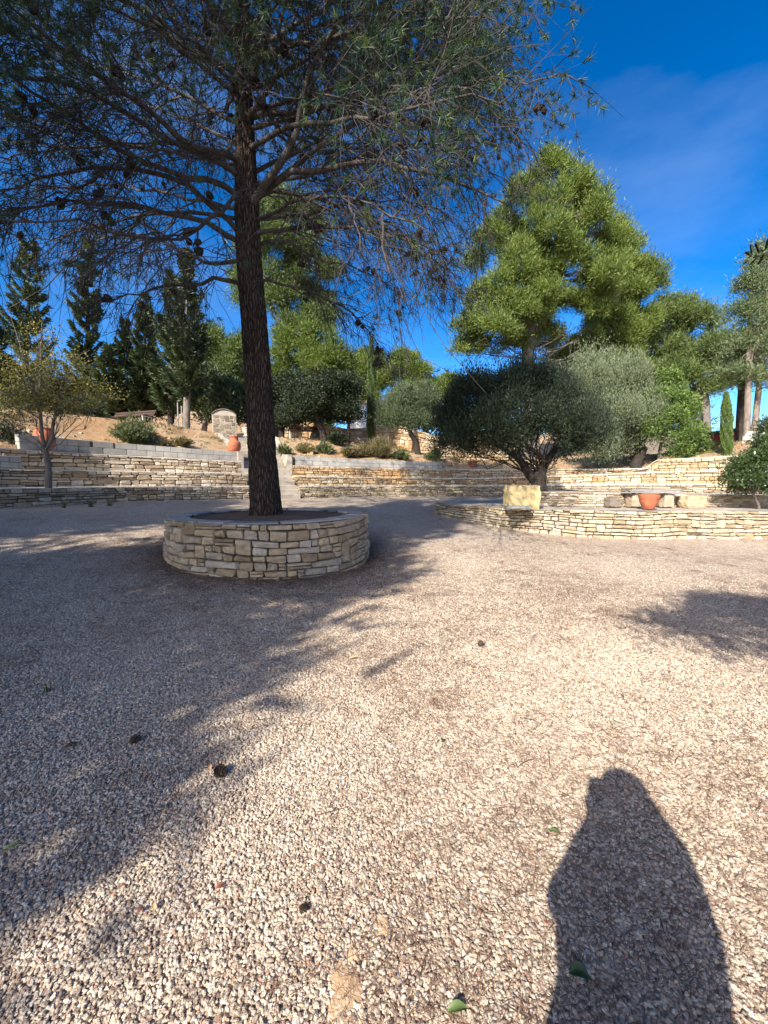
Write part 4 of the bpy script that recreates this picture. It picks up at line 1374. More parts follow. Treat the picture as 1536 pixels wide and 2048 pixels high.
# centre, far
b = base_at(738, 42)
tree('pine_tree', 'far pale-green pine rising behind the tall thin cypress', 'pine tree', b, px_trunk(b, [(740, 820), (742, 760)], 42), [.4, .3, .1],
     PL([(728, 735, 24, 36), (752, 745, 22, 30), (715, 770, 28, 30), (755, 785, 36, 34), (725, 810, 38, 28)], 42), 'pine_lit', 'bark_grey', L=.32, W=.07, rc=.45, per=20, up=.6, sub=8, subr=.42, seed=7, cover=2.0, group='pines on the upper ground')
b = base_at(820, 40)
tree('pine_tree', 'far round-topped green pine between the thin cypress and the big pine', 'pine tree', b, px_trunk(b, [(820, 820), (818, 750)], 40), [.4, .3, .1],
     PL([(812, 730, 34, 28), (843, 755, 30, 28), (790, 755, 30, 28), (820, 785, 52, 34), (862, 790, 26, 26)], 40), 'pine_lit', 'bark_grey', L=.32, W=.07, rc=.45, per=20, up=.6, sub=8, subr=.42, seed=8, cover=2.0, group='pines on the upper ground')
b = base_at(900, 44)
tree('pine_tree', 'small far yellow-green pine top low over the left shoulder of the dark olive', 'pine tree', b, px_trunk(b, [(900, 830), (900, 780)], 44), [.35, .3, .1],
     PL([(897, 770, 22, 18), (915, 790, 30, 24), (880, 800, 26, 26)], 44), 'pine_lit', 'bark_grey', L=.32, W=.07, rc=.45, per=20, up=.6, sub=8, subr=.42, seed=9, cover=2.0, group='pines on the upper ground')

# behind the big pine
b = base_at(556, 24)
tree('pine_tree', 'bright green pine standing directly behind the big pine trunk', 'pine tree', b, px_trunk(b, [(566, 780), (570, 680), (575, 560), (565, 450)], 24), [.38, .32, .26, .16, .08],
     PL([(560, 430, 52, 44), (605, 470, 55, 50), (560, 510, 60, 50, -1), (625, 545, 52, 45), (600, 600, 66, 42), (535, 590, 55, 45), (650, 640, 36, 36), (590, 650, 55, 30), (500, 540, 40, 50)], 24, .8),
     'pine_mid', 'bark_grey', L=.20, W=.042, rc=.32, per=22, up=.5, cover=1.5, seed=10, sub=9, subr=.38, group='pines on the upper ground', twigs=40)
b = base_at(628, 23)
tree('pine_tree', 'low domed light-green pine with grey dead twigs, right of the big pine trunk', 'pine tree', b, px_trunk(b, [(640, 830), (632, 760), (628, 700)], 23), [.32, .28, .2, .08],
     PL([(620, 680, 52, 30), (665, 715, 40, 38), (580, 705, 45, 32), (625, 740, 60, 36), (680, 755, 28, 34), (575, 755, 40, 30)], 23, .9),
     'pine_lit', 'bark_grey', L=.20, W=.042, rc=.30, per=22, up=.5, cover=1.5, seed=11, sub=9, subr=.38, group='pines on the upper ground', twigs=60, shell=(.3, 1.0))
b = base_at(440, 27)
tree('pine_tree', 'hazy green pine left of the big trunk, above the stone shed', 'pine tree', b, px_trunk(b, [(445, 800), (450, 740)], 27), [.32, .26, .1],
     PL([(440, 700, 46, 42), (480, 730, 40, 40), (405, 745, 40, 36), (450, 775, 55, 36), (500, 700, 30, 30)], 27), 'pine_mid', 'bark_grey', L=.23, W=.048, rc=.36, per=22, up=.5, cover=1.7, seed=12, sub=8, subr=.4, group='pines on the upper ground')

# holm oaks in deep shade behind the benches
for (px0, Yp, lob, sd, lab) in (
    (650, 20.6, [(610, 800, 48, 34), (660, 795, 48, 36), (635, 830, 60, 26), (695, 830, 34, 32), (585, 830, 34, 24), (690, 790, 30, 30)], 20, 'dark spreading holm oak roofing the right-hand bench'),
    (566, 22.0, [(560, 800, 40, 34), (590, 780, 40, 30), (560, 840, 36, 24)], 21, 'dark oak bush just right of the big pine trunk')):
    b = base_at(px0, Yp)
    tree('oak_tree', lab, 'oak tree', b, px_trunk(b, [(px0 - 6, 862), (px0 - 16, 838), (px0 - 20, 810)], Yp), [.2, .17, .13, .07], PL(lob, Yp, .9), 'oak_dark', 'bark_dark', L=.11, W=.05, rc=.32, per=24, up=.2, cover=1.4, seed=sd)


# ---------------------------------------------------------------- layered conifers on the left
def conifer(label, px, py_top, Y, hw, mat='conifer_dark', seed=0, dens=1.0, py_low=830, bark='bark_dark', droop=.12, rise=.35, name='conifer_tree', L=.20, W=.06):
    r = np.random.default_rng(seed)
    b = np.array(base_at(px, Y)); top = at(px + (-2 if px < 768 else 2), py_top, Y)
    H = top[2] - b[2]; Rw = hw * .88 * Y / F
    root = empty(name, b, label, 'conifer', 'dark conifers on the left')
    g = Geo()
    tpts = [b, b + (top - b) * .35 + r.normal(0, .04, 3), b + (top - b) * .7, top]
    trunk_geo(g, tpts, [.17 * H / 8, .12 * H / 8, .06 * H / 8, .012], 8)
    g.build('trunk', M[bark], root, smooth=True)
    gl = Geo(); gf = Geo()
    zl = max(0.05, (zat(py_low, Y) - b[2]) / H)
    nb = int(78 * dens)
    t = np.sort(r.uniform(zl, .985, nb))
    az = np.cumsum(r.normal(2.4, .5, nb))
    side = (.05 + .95 * (1 - t) ** .8) * Rw * r.uniform(.55, 1.2, nb)
    for i in range(nb):
        p0 = b + (top - b) * t[i]
        d = np.array((math.cos(az[i]), math.sin(az[i]), 0))
        k = 6
        s = np.linspace(0, 1, k)
        zz = side[i] * (rise * s - droop * np.sin(s * math.pi) + .25 * s ** 2)
        P = p0 + d * (side[i] * s)[:, None]; P[:, 2] += zz
        Vt, Qt = tubes(P[None], np.linspace(.03, .006, k)[None] * H / 9, 4); gl.add(Vt, None, Qt)
        nl = int(250 * (side[i] / Rw + .25))
        tt = r.uniform(.12, 1.0, nl) ** .8
        base = p0 + d * (side[i] * tt)[:, None]
        base[:, 2] += np.interp(tt, s, zz)
        sidew = np.array((-d[1], d[0], 0)) * r.choice([-1, 1], nl)[:, None]
        D = nrm(d * .8 + sidew * r.uniform(.2, 1.0, nl)[:, None] + UPV * r.uniform(-.1, .8, nl)[:, None] + r.normal(0, .2, (nl, 3)))
        base += r.normal(0, .035, base.shape) + sidew * (r.uniform(0, .16, nl) * (1.1 - tt) * side[i])[:, None] - UPV * r.uniform(0, .10, nl)[:, None]
        Wd = nrm(np.cross(D, rand_unit(r, nl)))
        a = np.clip(r.uniform(.0, .6) + r.uniform(0, .4, nl), 0, 1)
        V_, Q_, a_ = leaves(base, D, Wd, L * r.uniform(.6, 1.4, nl), W * r.uniform(.7, 1.3, nl), a)
        gf.add(V_, None, Q_, a_)
    gl.build('branches', M[bark], root)
    gf.build('crown', M[mat], root)
    return root


conifer('tall open dark conifer nearest the left picture edge, its layered branches against the sky', 62, 478, 20, 70, seed=101, droop=.16, rise=.5)
conifer('second tall narrow dark conifer, standing clear in the blue gap left of centre-left', 178, 478, 21, 48, seed=102, dens=1.15, rise=.7)
conifer('shorter dark conifer spire in the gap right of the second tall one', 252, 640, 22, 34, seed=103, rise=.8)
conifer('dark conifer with a double-looking tip, left of the pale bare trunk', 293, 585, 20.5, 42, seed=104, rise=.7, dens=1.2)
conifer('broad dark conifer growing behind the braced fence', 345, 540, 20, 50, seed=105, dens=1.3, rise=.6)
conifer('tall dark conifer with a pale bare trunk foot on the left bank', 376, 500, 18.2, 64, seed=106, dens=1.4, rise=.5, py_low=800, bark='bark_light')
conifer('low dark conifer in the row behind the left bench', 222, 690, 19.5, 50, seed=107, dens=1.0, rise=.6)
conifer('dark conifer at the extreme left behind the yellow-leaved tree', -30, 560, 17, 70, seed=108, dens=1.2, rise=.5)
conifer('small dark conical tree between the domed pine and the thin cypress', 697, 715, 25, 22, seed=109, dens=1.0, rise=1.2)

# bushy mass behind the left benches: separate evergreen trees
hz = [(15, 17.5, [(0, 770, 40, 36), (40, 810, 50, 30), (-20, 810, 50, 50), (20, 840, 50, 26)], 'dark evergreen at the far left edge, under the open conifer'),
      (120, 22, [(110, 800, 46, 26), (150, 810, 40, 24), (100, 825, 50, 26), (160, 830, 40, 22)], 'dark evergreen behind the crown of the yellow-leaved tree'),
      (205, 23, [(200, 802, 34, 20), (235, 806, 34, 22), (190, 822, 40, 20), (240, 822, 40, 20)], 'dark evergreen behind the left end of the left bench'),
      (300, 22.5, [(290, 785, 36, 28), (325, 790, 36, 28), (290, 812, 42, 22), (335, 820, 36, 20)], 'dark evergreen behind the right end of the left bench'),
      (410, 21, [(400, 770, 36, 40), (435, 790, 36, 34), (395, 820, 30, 30), (470, 795, 34, 34), (480, 835, 26, 24)], 'dark evergreen behind the stone shed')]
for k, (px0, Yp, lob, lab) in enumerate(hz):
    b = base_at(px0, Yp)
    tree('evergreen_tree', lab, 'evergreen tree', b, px_trunk(b, [(px0, 845), (px0 + 3, 815), (px0, 770)], Yp), [.16, .13, .1, .05], PL(lob, Yp), 'conifer_dark' if k != 1 else 'oak_dark', 'bark_grey', L=.2, W=.07, rc=.42, per=24, up=.5, cover=1.9,
         seed=30 + k, group='evergreens behind the left bank')


# far backdrop woods so that no bare horizon shows
def woods(label, specs, Y, mat, seed, name='pine_tree'):
    for k, s in enumerate(specs):
        b = base_at(s[0], Y + (k % 3) * 2.5)
        Yk = Y + (k % 3) * 2.5
        tree(name, label[k], 'pine tree', b, px_trunk(b, [(s[0], s[1] + s[3])], Yk), [.35, .25], PL([(s[0], s[1], s[2], s[3]), (s[0] - s[2] * .6, s[1] + s[3] * .7, s[2] * .8, s[3] * .8), (s[0] + s[2] * .6, s[1] + s[3] * .8, s[2] * .8, s[3] * .8), (s[0], s[1] + s[3] * 1.5, s[2] * 1.1, s[3])], Yk),
             mat, 'bark_grey', L=.7, W=.2, rc=.7, per=18, up=.6, cover=1.15, seed=seed + k, group='pines of the far wood', limbs=False)


woods(['far pine crown seen low through the left conifers, leftmost', 'far pine crown seen low between the two tall left conifers', 'far pine crown seen behind the shed',
       'far pine crown behind the domed pine', 'far pine crown low behind the middle olive', 'far pine crown behind the citrus tree', 'far pine crown just left of the sky gap'],
      [(20, 800, 80, 36), (200, 800, 90, 32), (450, 790, 80, 40), (640, 780, 70, 40), (850, 815, 70, 30), (1180, 800, 90, 40), (1300, 800, 60, 36)], 46, 'pine_mid', 60)


# ---------------------------------------------------------------- columnar cypresses
def cypress(label, px, py_top, py_base, Y, hw, seed, mat='cypress', zb=None, L=.16, W=.05):
    r = np.random.default_rng(seed)
    b = np.array(base_at(px, Y))
    if zb is not None: b[2] = zb
    lean = .004 * (px - 768) / 700 * 0
    top = at(px, py_top, Y); top[0] = b[0] + (top[0] - b[0])
    H = top[2] - b[2]; Rw = hw * Y / F
    root = empty('cypress_tree', b, label, 'cypress', 'slim columnar cypresses')
    Vt, Qt = tubes(np.array([[b, b + (top - b) * .5, top]]), np.array([[.09, .06, .01]]), 8)
    Geo().add(Vt, None, Qt).build('trunk', M['bark_grey'], root, smooth=True)
    n = int(H * Rw * 2 * math.pi / (L * W * .5) * 3.0)
    t = r.uniform(.02, 1, n)
    rad = Rw * np.minimum(1, (.55 + 2.2 * t)) * np.clip((1 - t) * 3.2, 0, 1) ** .5 * (1 + .05 * np.sin(t * 31 + seed)) 
    az = r.uniform(0, 2 * math.pi, n)
    rad *= (1 + .12 * np.sin(az * 5 + t * 20)) * r.uniform(.7, 1.04, n)
    P = b + (top - b) * t[:, None] + np.stack([rad * np.cos(az), rad * np.sin(az), 0 * t], 1)
    D = nrm(np.stack([.28 * np.cos(az), .28 * np.sin(az), np.ones(n)], 1) + r.normal(0, .10, (n, 3)))
    Wd = nrm(np.cross(D, rand_unit(r, n)))
    a = np.clip(.5 * (.5 + .5 * np.sin(az * 6 + t * 25)) + r.uniform(0, .5, n), 0, 1)
    V_, Q_, a_ = leaves3(P, D, Wd, L * r.uniform(.7, 1.4, n), W * r.uniform(.7, 1.3, n), a)
    Geo().add(V_, Q_, None, a_).build('crown', M[mat], root)


cypress('very tall thin cypress standing alone against the sky, left of centre', 743, 674, 885, 22, 8, 1, L=.10, W=.035, mat='cypress_dark')
cypress('bright green column cypress on the terrace at the right, near the red booth', 1452, 786, 932, 15.2, 8.5, 2, zb=2.35, L=.08, W=.03)
cypress('tiny distant cypress tip showing above the citrus tree', 1371, 764, 860, 24, 6, 3, L=.16)

# ---------------------------------------------------------------- olives, citrus, laurel
Yo = 11.4
b = np.array((at(1078, 985, Yo)[0], Yo, 1.20))
ol = [(955, 808, 62, 42), (915, 845, 44, 42), (1000, 790, 58, 38, -.4), (1060, 785, 60, 38), (1110, 788, 54, 36, .3), (1140, 812, 46, 40), (1040, 830, 80, 42, -.8), (970, 865, 56, 36, -.6), (1110, 850, 70, 42, -.5),
      (900, 890, 34, 22, -.3), (1020, 885, 56, 22, -.7), (1180, 860, 46, 36), (1150, 890, 46, 22, -.3), (940, 900, 30, 16), (935, 778, 26, 20), (1035, 752, 16, 18), (1085, 755, 14, 16)]
def olive_limbs(root):
    g = Geo()
    for pts, r0 in (([(1078, 968, 0), (1058, 948, 0), (1046, 928, -.1), (1030, 912, -.2), (1000, 892, -.3), (965, 870, -.4)], .15),
                    ([(1079, 962, 0), (1083, 938, 0), (1096, 918, .1), (1115, 893, .2), (1140, 860, .2)], .19),
                    ([(1092, 922, .1), (1070, 903, -.1), (1050, 880, -.3), (1040, 800, -.2)], .08),
                    ([(1040, 918, -.1), (1038, 895, .2), (1060, 860, .4), (1080, 800, .3)], .06),
                    ([(1110, 898, .1), (1150, 880, -.2), (1190, 860, -.3)], .06)):
        trunk_geo(g, [at(p[0], p[1], Yo + p[2]) for p in pts], [r0, r0 * .8, r0 * .45, r0 * .2], 9)
    g.build('limbs', M['bark_dark'], root, smooth=True)
tree('olive_tree', 'big dark-leaved olive with a forked black trunk on the right raised bed', 'olive tree', b, px_trunk(b, [(1077, 968), (1078, 952), (1080, 940)], Yo), [.26, .22, .21, .17],
     PL(ol, Yo, .9), 'olive_dark', 'bark_dark', L=.085, W=.024, rc=.17, per=26, up=.8, out=.6, rnd=.7, cover=1.35, seed=40, extra=olive_limbs, cut=-.8, spread_from=.97, limb_r=.12, sub=12, subr=.34, aspect=1.9)
# silver olive
Yo2 = 17.2
b = np.array((at(1272, 938, Yo2)[0], Yo2, 2.08))
tree('olive_tree', 'silvery sunlit olive tree on the terrace just right of the dark olive', 'olive tree', b, px_trunk(b, [(1272, 928), (1280, 912), (1290, 895)], Yo2), [.24, .22, .2, .12],
     PL([(1175, 765, 40, 36), (1215, 780, 52, 46), (1255, 810, 50, 46), (1200, 830, 60, 46), (1245, 860, 56, 40), (1185, 863, 50, 36), (1230, 888, 52, 26), (1150, 795, 36, 36), (1262, 765, 26, 30), (1280, 868, 26, 28), (1190, 898, 40, 18), (1268, 732, 14, 20), (1170, 732, 18, 22), (1215, 732, 16, 18), (1240, 745, 16, 20)], Yo2, .9),
     'olive_silver', 'bark_dark', L=.10, W=.028, rc=.19, per=24, up=1.0, out=.4, rnd=.6, cover=1.5, seed=41, spread_from=.8, sub=8, subr=.40, aspect=2.6)
# middle olive
Yo3 = 21.5
b = base_at(836, Yo3)
tree('olive_tree', 'grey-green olive with a slanting trunk on the upper bank at the picture centre', 'olive tree', b, px_trunk(b, [(832, 885), (822, 868), (814, 845)], Yo3), [.18, .16, .14, .08],
     PL([(825, 800, 44, 26), (790, 825, 30, 26), (850, 825, 36, 26), (815, 840, 38, 22), (870, 845, 24, 22), (775, 850, 20, 18), (850, 795, 26, 18)], Yo3, .9),
     'olive_green', 'bark_dark', L=.11, W=.032, rc=.22, per=22, up=.8, cover=1.6, seed=42, sub=9, subr=.4, aspect=1.6)
# citrus
Yc = 16.6
b = np.array((at(1318, 930, Yc + .6)[0], Yc + .6, 2.38))
tree('citrus_tree', 'bright green leafy citrus tree, light shining through, right of the silvery olive', 'citrus tree', b, px_trunk(b, [(1320, 900), (1328, 860), (1335, 820)], Yc + .6), [.08, .07, .05, .03],
     PL([(1320, 800, 24, 26), (1350, 800, 26, 24), (1330, 840, 46, 28), (1372, 835, 30, 26), (1310, 870, 32, 26), (1385, 880, 32, 26), (1350, 885, 38, 24), (1340, 760, 12, 22), (1365, 905, 22, 16), (1400, 900, 18, 14), (1298, 840, 20, 26)], Yc, .9),
     'citrus', 'bark_grey', L=.11, W=.05, rc=.24, per=16, up=.4, cover=.95, seed=43, shell=(.4, 1.05))
# laurel at the right edge
Yl = 9.6
b = np.array((at(1519, 1017, Yl)[0], Yl, BTOP - .03))
tree('laurel_tree', 'small dark glossy laurel growing on the raised bed at the right picture edge', 'laurel tree', b, px_trunk(b, [(1515, 1005), (1507, 990), (1500, 975)], Yl), [.035, .03, .025, .015],
     PL([(1480, 945, 26, 24), (1510, 925, 30, 28), (1500, 970, 34, 26), (1535, 960, 34, 34), (1470, 960, 18, 16), (1550, 920, 30, 30), (1530, 895, 20, 16), (1570, 960, 40, 40)], Yl, .9),
     'laurel', 'bark_grey', L=.075, W=.036, rc=.13, per=18, up=.4, cover=1.6, seed=44, limb_r=.6)
b = np.array((at(1542, 1000, 12)[0], 12.0, 1.2))
tree('evergreen_tree', 'dark green conifer bush behind the laurel at the right picture edge', 'evergreen tree', b, [(0, 0, 0), (0, 0, .8), (0, 0, 1.9)], [.06, .05, .02],
     PL([(1545, 880, 24, 30), (1535, 920, 26, 30), (1555, 950, 34, 40), (1560, 860, 24, 26)], 12.0), 'conifer_dark', 'bark_dark', L=.11, W=.035, rc=.2, per=22, up=.9, cover=2.0, seed=45)

# ---------------------------------------------------------------- yellow-leaved tree on the left terrace
Ya = 9.85
b = np.array((at(97, 972, Ya)[0], Ya, 1.36))
def autumn_limbs(root):
    g = Geo()
    for pts, r0 in (([(92, 905, 0), (84, 870, 0), (80, 800, 0), (82, 720, .1), (84, 640, .1)], .05), ([(93, 902, 0), (104, 875, 0), (108, 840, .1), (130, 815, .1), (160, 800, .2), (215, 800, .3)], .045),
                    ([(80, 800, 0), (60, 770, -.2), (30, 740, -.3)], .025), ([(82, 740, 0), (105, 700, .1), (125, 640, .2)], .02), ([(108, 840, .1), (120, 780, .2), (150, 720, .2), (180, 700, .3)], .022),
                    ([(84, 840, 0), (50, 820, -.2), (10, 810, -.4)], .022), ([(160, 800, .2), (190, 770, .3), (230, 765, .3)], .015), ([(60, 770, 0), (40, 690, 0), (10, 600, .1)], .014)):
        trunk_geo(g, [at(p[0], p[1], Ya + p[2]) for p in pts], [r0, r0 * .8, r0 * .5, r0 * .2], 7)
    g.build('limbs', M['bark_grey'], root, smooth=True)
tree('fruit_tree', 'half-bare young fruit tree with yellowing leaves growing on the left terrace seat', 'fruit tree', b, px_trunk(b, [(97, 940), (94, 915), (92, 903)], Ya), [.075, .065, .06, .055],
     PL([(60, 740, 56, 40), (110, 745, 56, 40), (160, 790, 46, 34), (60, 800, 60, 40), (20, 790, 40, 36), (120, 810, 50, 30), (85, 680, 30, 36), (215, 790, 26, 22), (15, 830, 36, 24), (150, 730, 30, 26)], Ya, .9),
     'autumn', 'bark_grey', L=.055, W=.032, rc=.24, per=12, up=.1, out=.3, rnd=1.0, cover=.22, seed=46, sub=0, extra=autumn_limbs, shell=(.1, 1.05), twigs=26, spread_from=.95, limb_r=.25)


# ---------------------------------------------------------------- shrubs of the bank
def shrub(label, px, py, Y, rx, hpx, n, mat, seed, name='shrub', spread=.5, L=.14, W=.02, z=None):
    r = np.random.default_rng(seed)
    p = at(px, py, Y)
    zb = UP(px, Y) if z is None else z
    b = np.array((p[0], Y, zb - .03))
    root = empty(name, b, label, 'shrub')
    R_ = rx * Y / F; H = hpx * Y / F
    ns = n
    az = r.uniform(0, 2 * math.pi, ns); rr = R_ * np.sqrt(r.uniform(0, 1, ns))
    tip = b + np.stack([rr * np.cos(az), rr * np.sin(az) * .8, H * (1 - .55 * (rr / R_) ** 2) * r.uniform(.6, 1.1, ns)], 1)
    st_ = b + np.stack([rr * np.cos(az) * .35, rr * np.sin(az) * .3, 0 * rr], 1)
    t = np.linspace(0, 1, 5)[None, :, None]
    P = st_[:, None] + (tip - st_)[:, None] * t
    P[:, :, :2] -= (P[:, :, :2] - b[None, None, :2]) * .25 * np.sin(t * math.pi)
    Vt, Qt = tubes(P, np.linspace(.006, .002, 5)[None] * np.ones((ns, 1)) * (Y / 12), 3)
    Geo().add(Vt, None, Qt).build('stems', M['twig'], root)
    per = 16
    tt = r.uniform(.15, 1, (ns, per))
    idx = tt * 4; i0 = np.clip(idx.astype(int), 0, 3); f = (idx - i0)[..., None]
    ar = np.arange(ns)[:, None]
    base = (P[ar, i0] * (1 - f) + P[ar, i0 + 1] * f).reshape(-1, 3)
    dirs_ = nrm(np.repeat(nrm(tip - st_)[:, None], per, 1).reshape(-1, 3) + rand_unit(r, ns * per) * .8)
    Wd = nrm(np.cross(dirs_, rand_unit(r, ns * per)))
    a = np.repeat(r.uniform(0, .6, ns), per) + r.uniform(0, .4, ns * per)
    V_, Q_, a_ = leaves(base, dirs_, Wd, L * r.uniform(.6, 1.3, ns * per), W * r.uniform(.8, 1.3, ns * per), a)
    Geo().add(V_, None, Q_, a_).build('foliage', M[mat], root)


shrub('big feathery rosemary bush spilling over the long block course', 268, 892, 14.4, 46, 64, 420, 'shrub', 1, z=2.80, L=.13, W=.03)
shrub('rosemary bush behind the big round pot', 165, 868, 14.6, 42, 46, 300, 'shrub', 2, L=.13, W=.03)
shrub('dark low bush at the left edge above the short block course', 18, 905, 11.6, 46, 90, 260, 'oak_dark', 3, L=.10, W=.04, z=2.1)
shrub('dark bush left of the big round pot', 50, 890, 12.6, 30, 60, 160, 'oak_dark', 31, L=.10, W=.04, z=2.6)
shrub('small pale agave-like plant on the left bank beside the shed', 428, 893, 15.6, 12, 20, 40, 'olive_green', 4, L=.2, W=.05)
shrub('green tuft on the left bank above the block course', 395, 905, 15.0, 18, 16, 60, 'shrub', 5, L=.12, W=.03)
shrub('small green bush where the bank meets the stairs', 568, 912, 18.0, 16, 22, 70, 'shrub', 6, L=.15, W=.035)
shrub('grey-brown bush on the bank below the right-hand bench', 612, 912, 18.6, 20, 22, 90, 'dry_grass', 7, L=.15, W=.035)
shrub('green bush on the bank right of the short stone post', 650, 915, 19.0, 22, 26, 100, 'shrub', 8, L=.15, W=.035)
shrub('brown-green bush on the bank, rightmost of the three below the bench', 700, 917, 19.2, 24, 24, 100, 'dry_grass', 9, L=.15, W=.035)
shrub('arching clump of long yellowish grass at the foot of the thin cypress', 760, 903, 19.6, 26, 42, 150, 'dry_grass', 10, L=.35, W=.02, name='grass_clump')
shrub('pale green bush under the right side of the middle olive', 868, 900, 20.5, 20, 26, 80, 'shrub', 11, L=.15, W=.035)
shrub('low green bush at the lip of the bank, before the left end of the bench', 195, 855, 15.6, 26, 26, 150, 'shrub', 14, L=.12, W=.03)
shrub('low grey bush on the bank between the rosemary and the pale agave-like plant', 365, 890, 15.2, 22, 20, 90, 'dry_grass', 15, L=.12, W=.03)
shrub('dark bush under the right end of the right-hand bench', 675, 893, 20.3, 26, 24, 110, 'oak_dark', 16, L=.14, W=.05)
shrub('dry brown bush on the bank just left of the yellowish grass clump', 728, 908, 19.6, 22, 30, 110, 'dry_grass', 17, L=.15, W=.035)
shrub('dark green bush on the slope right of the yellowish grass clump', 800, 905, 19.9, 24, 20, 90, 'shrub', 18, L=.15, W=.035)
shrub('low clump of weeds on the bank above the long block course', 330, 893, 14.8, 14, 12, 40, 'dry_grass', 12, L=.12, W=.02)


# scattered low scrub, dry grass and stones on the bank
r = np.random.default_rng(55)
n = 2600
sS = r.uniform(sxs[0] - 1, sxs[-1], n)
q = r.uniform(.02, 1.25, n) ** .8
off_ = OB + .15 + LO(sS) * q
xy = np.array([W1.pos(np.array([a]), -o_)[0] for a, o_ in zip(sS, off_)])
zz_ = np.array([bank_z(np.array(a), min(q_, 1.0), x_, y_) for a, q_, (x_, y_) in zip(sS, q, xy)])
cl_ = np.array([mnoise.noise(Vector((x_ * .8, y_ * .8, 4))) for x_, y_ in xy])
kp = (cl_ > -.12) & ~((sS > S_LE - .2) & (sS < S_R0 + .2))
xy, zz_, cl_ = xy[kp], zz_[kp], cl_[kp]
per = 11; m_ = len(xy)
P = np.repeat(np.c_[xy, zz_], per, 0) + r.normal(0, .06, (m_ * per, 3)) * np.array((1, 1, .1))
D = nrm(rand_unit(r, m_ * per) * .8 + UPV * .9)
Wd = nrm(np.cross(D, rand_unit(r, m_ * per)))
V_, Q_, a_ = leaves3(P, D, Wd, np.repeat(.05 + .22 * np.clip(cl_ + .1, 0, .5), per) * r.uniform(.5, 1.4, m_ * per), .03, r.uniform(0, 1, m_ * per))
Geo().add(V_, Q_, None, a_).build('bank_scrub', M['dry_grass'], kind='stuff')
g = Geo(); r2_ = np.random.default_rng(56)
for _ in range(420):
    s_ = r2_.uniform(sxs[0], sxs[-1]); q_ = r2_.uniform(0, 1.1)
    x_, y_ = W1.pos(np.array([s_]), -(OB + .15 + float(LO(s_)) * q_))[0]
    if S_LE - .2 < s_ < S_R0 + .2: continue
    d_ = r2_.uniform(.02, .06)
    g.box((x_, y_, float(bank_z(np.array(s_), min(q_, 1.0), x_, y_)) + d_ * .2), (d_ * 1.6, d_ * 1.2, d_), r2_.uniform(0, 3), r2_.random(), d_ * .14)
g.build('bank_stones', M['stone_pale'], kind='stuff')


# ================================================================ THE BIG PINE
Yt = 6.98
tb = at(533, 1032, Yt); tb[2] = PT - .05
pine = empty('pine_tree', tb, 'big dark-trunked pine full of cones growing from the round stone planter', 'pine tree')
TP = [tb + np.array((0, 0, -.1)), at(531, 1000, Yt), at(524, 900, Yt), at(518, 780, Yt), at(508, 640, Yt), at(499, 530, Yt), at(494, 420, Yt), at(491, 300, Yt), at(488, 180, Yt), at(486, 60, Yt), at(484, -60, Yt), at(484, -180, Yt), at(486, -320, Yt)]
TR = [.31, .275, .245, .232, .222, .212, .205, .165, .135, .11, .085, .06, .02]
sp_ = catmull(TP, 12)
tt_ = np.linspace(0, 1, len(sp_))
rad_ = np.interp(tt_, np.linspace(0, 1, len(TR)), TR)
ns_ = 60
th_ = np.linspace(0, 2 * math.pi, ns_, endpoint=False)
Tn = nrm(np.gradient(sp_, axis=0)); Ax = nrm(np.cross(Tn, (0, 1, .1))); Bx = np.cross(Tn, Ax)
seg = np.linalg.norm(np.diff(sp_, axis=0), axis=1); hh_ = np.r_[0, np.cumsum(seg)]
fr_ = np.interp(np.arange(0, hh_[-1], .036), hh_, np.arange(len(hh_)))
def it(a):
    i0 = np.clip(fr_.astype(int), 0, len(a) - 2); f = fr_ - i0
    return a[i0] * (1 - f)[:, None] + a[i0 + 1] * f[:, None] if a.ndim > 1 else a[i0] * (1 - f) + a[i0 + 1] * f
C_, A1, B1, R1 = it(sp_), it(Ax), it(Bx), it(rad_)
Hh = it(hh_)
rows = []
for i in range(len(C_)):
    h = Hh[i]
    ridge = np.array([mnoise.noise(Vector((math.cos(t) * 5.2, math.sin(t) * 5.2, h * 2.6))) for t in th_])
    ridge2 = np.array([mnoise.noise(Vector((math.cos(t) * 12 + 9, math.sin(t) * 12, h * 7))) for t in th_])
    dr = -.022 * np.clip(1 - np.abs(ridge) * 5, 0, 1) + .010 * ridge2
    flare = 1 + .10 * np.exp(-h / .14) * (1 + .3 * np.sin(th_ * 5))
    r_ = (R1[i] * flare + dr * min(1, R1[i] / .18))
    rows.append(C_[i] + r_[:, None] * (np.cos(th_)[:, None] * A1[i] + np.sin(th_)[:, None] * B1[i]))
Vt = np.array(rows); k_ = len(rows)
i, j = np.meshgrid(np.arange(k_ - 1), np.arange(ns_), indexing='ij'); j2 = (j + 1) % ns_
Geo().add(Vt.reshape(-1, 3), None, np.stack([i * ns_ + j, i * ns_ + j2, (i + 1) * ns_ + j2, (i + 1) * ns_ + j], -1).reshape(-1, 4), .5).build('trunk', M['bark_pine'], pine, smooth=True)

r = np.random.default_rng(99)
prim = []     # (path (k,3), r0)
K = 12


def resample(pts, k=K):
    p = catmull(pts, 6); d = np.r_[0, np.cumsum(np.linalg.norm(np.diff(p, axis=0), axis=1))]
    u = np.linspace(0, d[-1], k)
    return np.stack([np.interp(u, d, p[:, c]) for c in range(3)], 1)


def pp(r0, *pts):
    prim.append((resample([at(p[0] - .22 * max(0, p[0] - 820), p[1], p[2]) for p in pts]), r0))


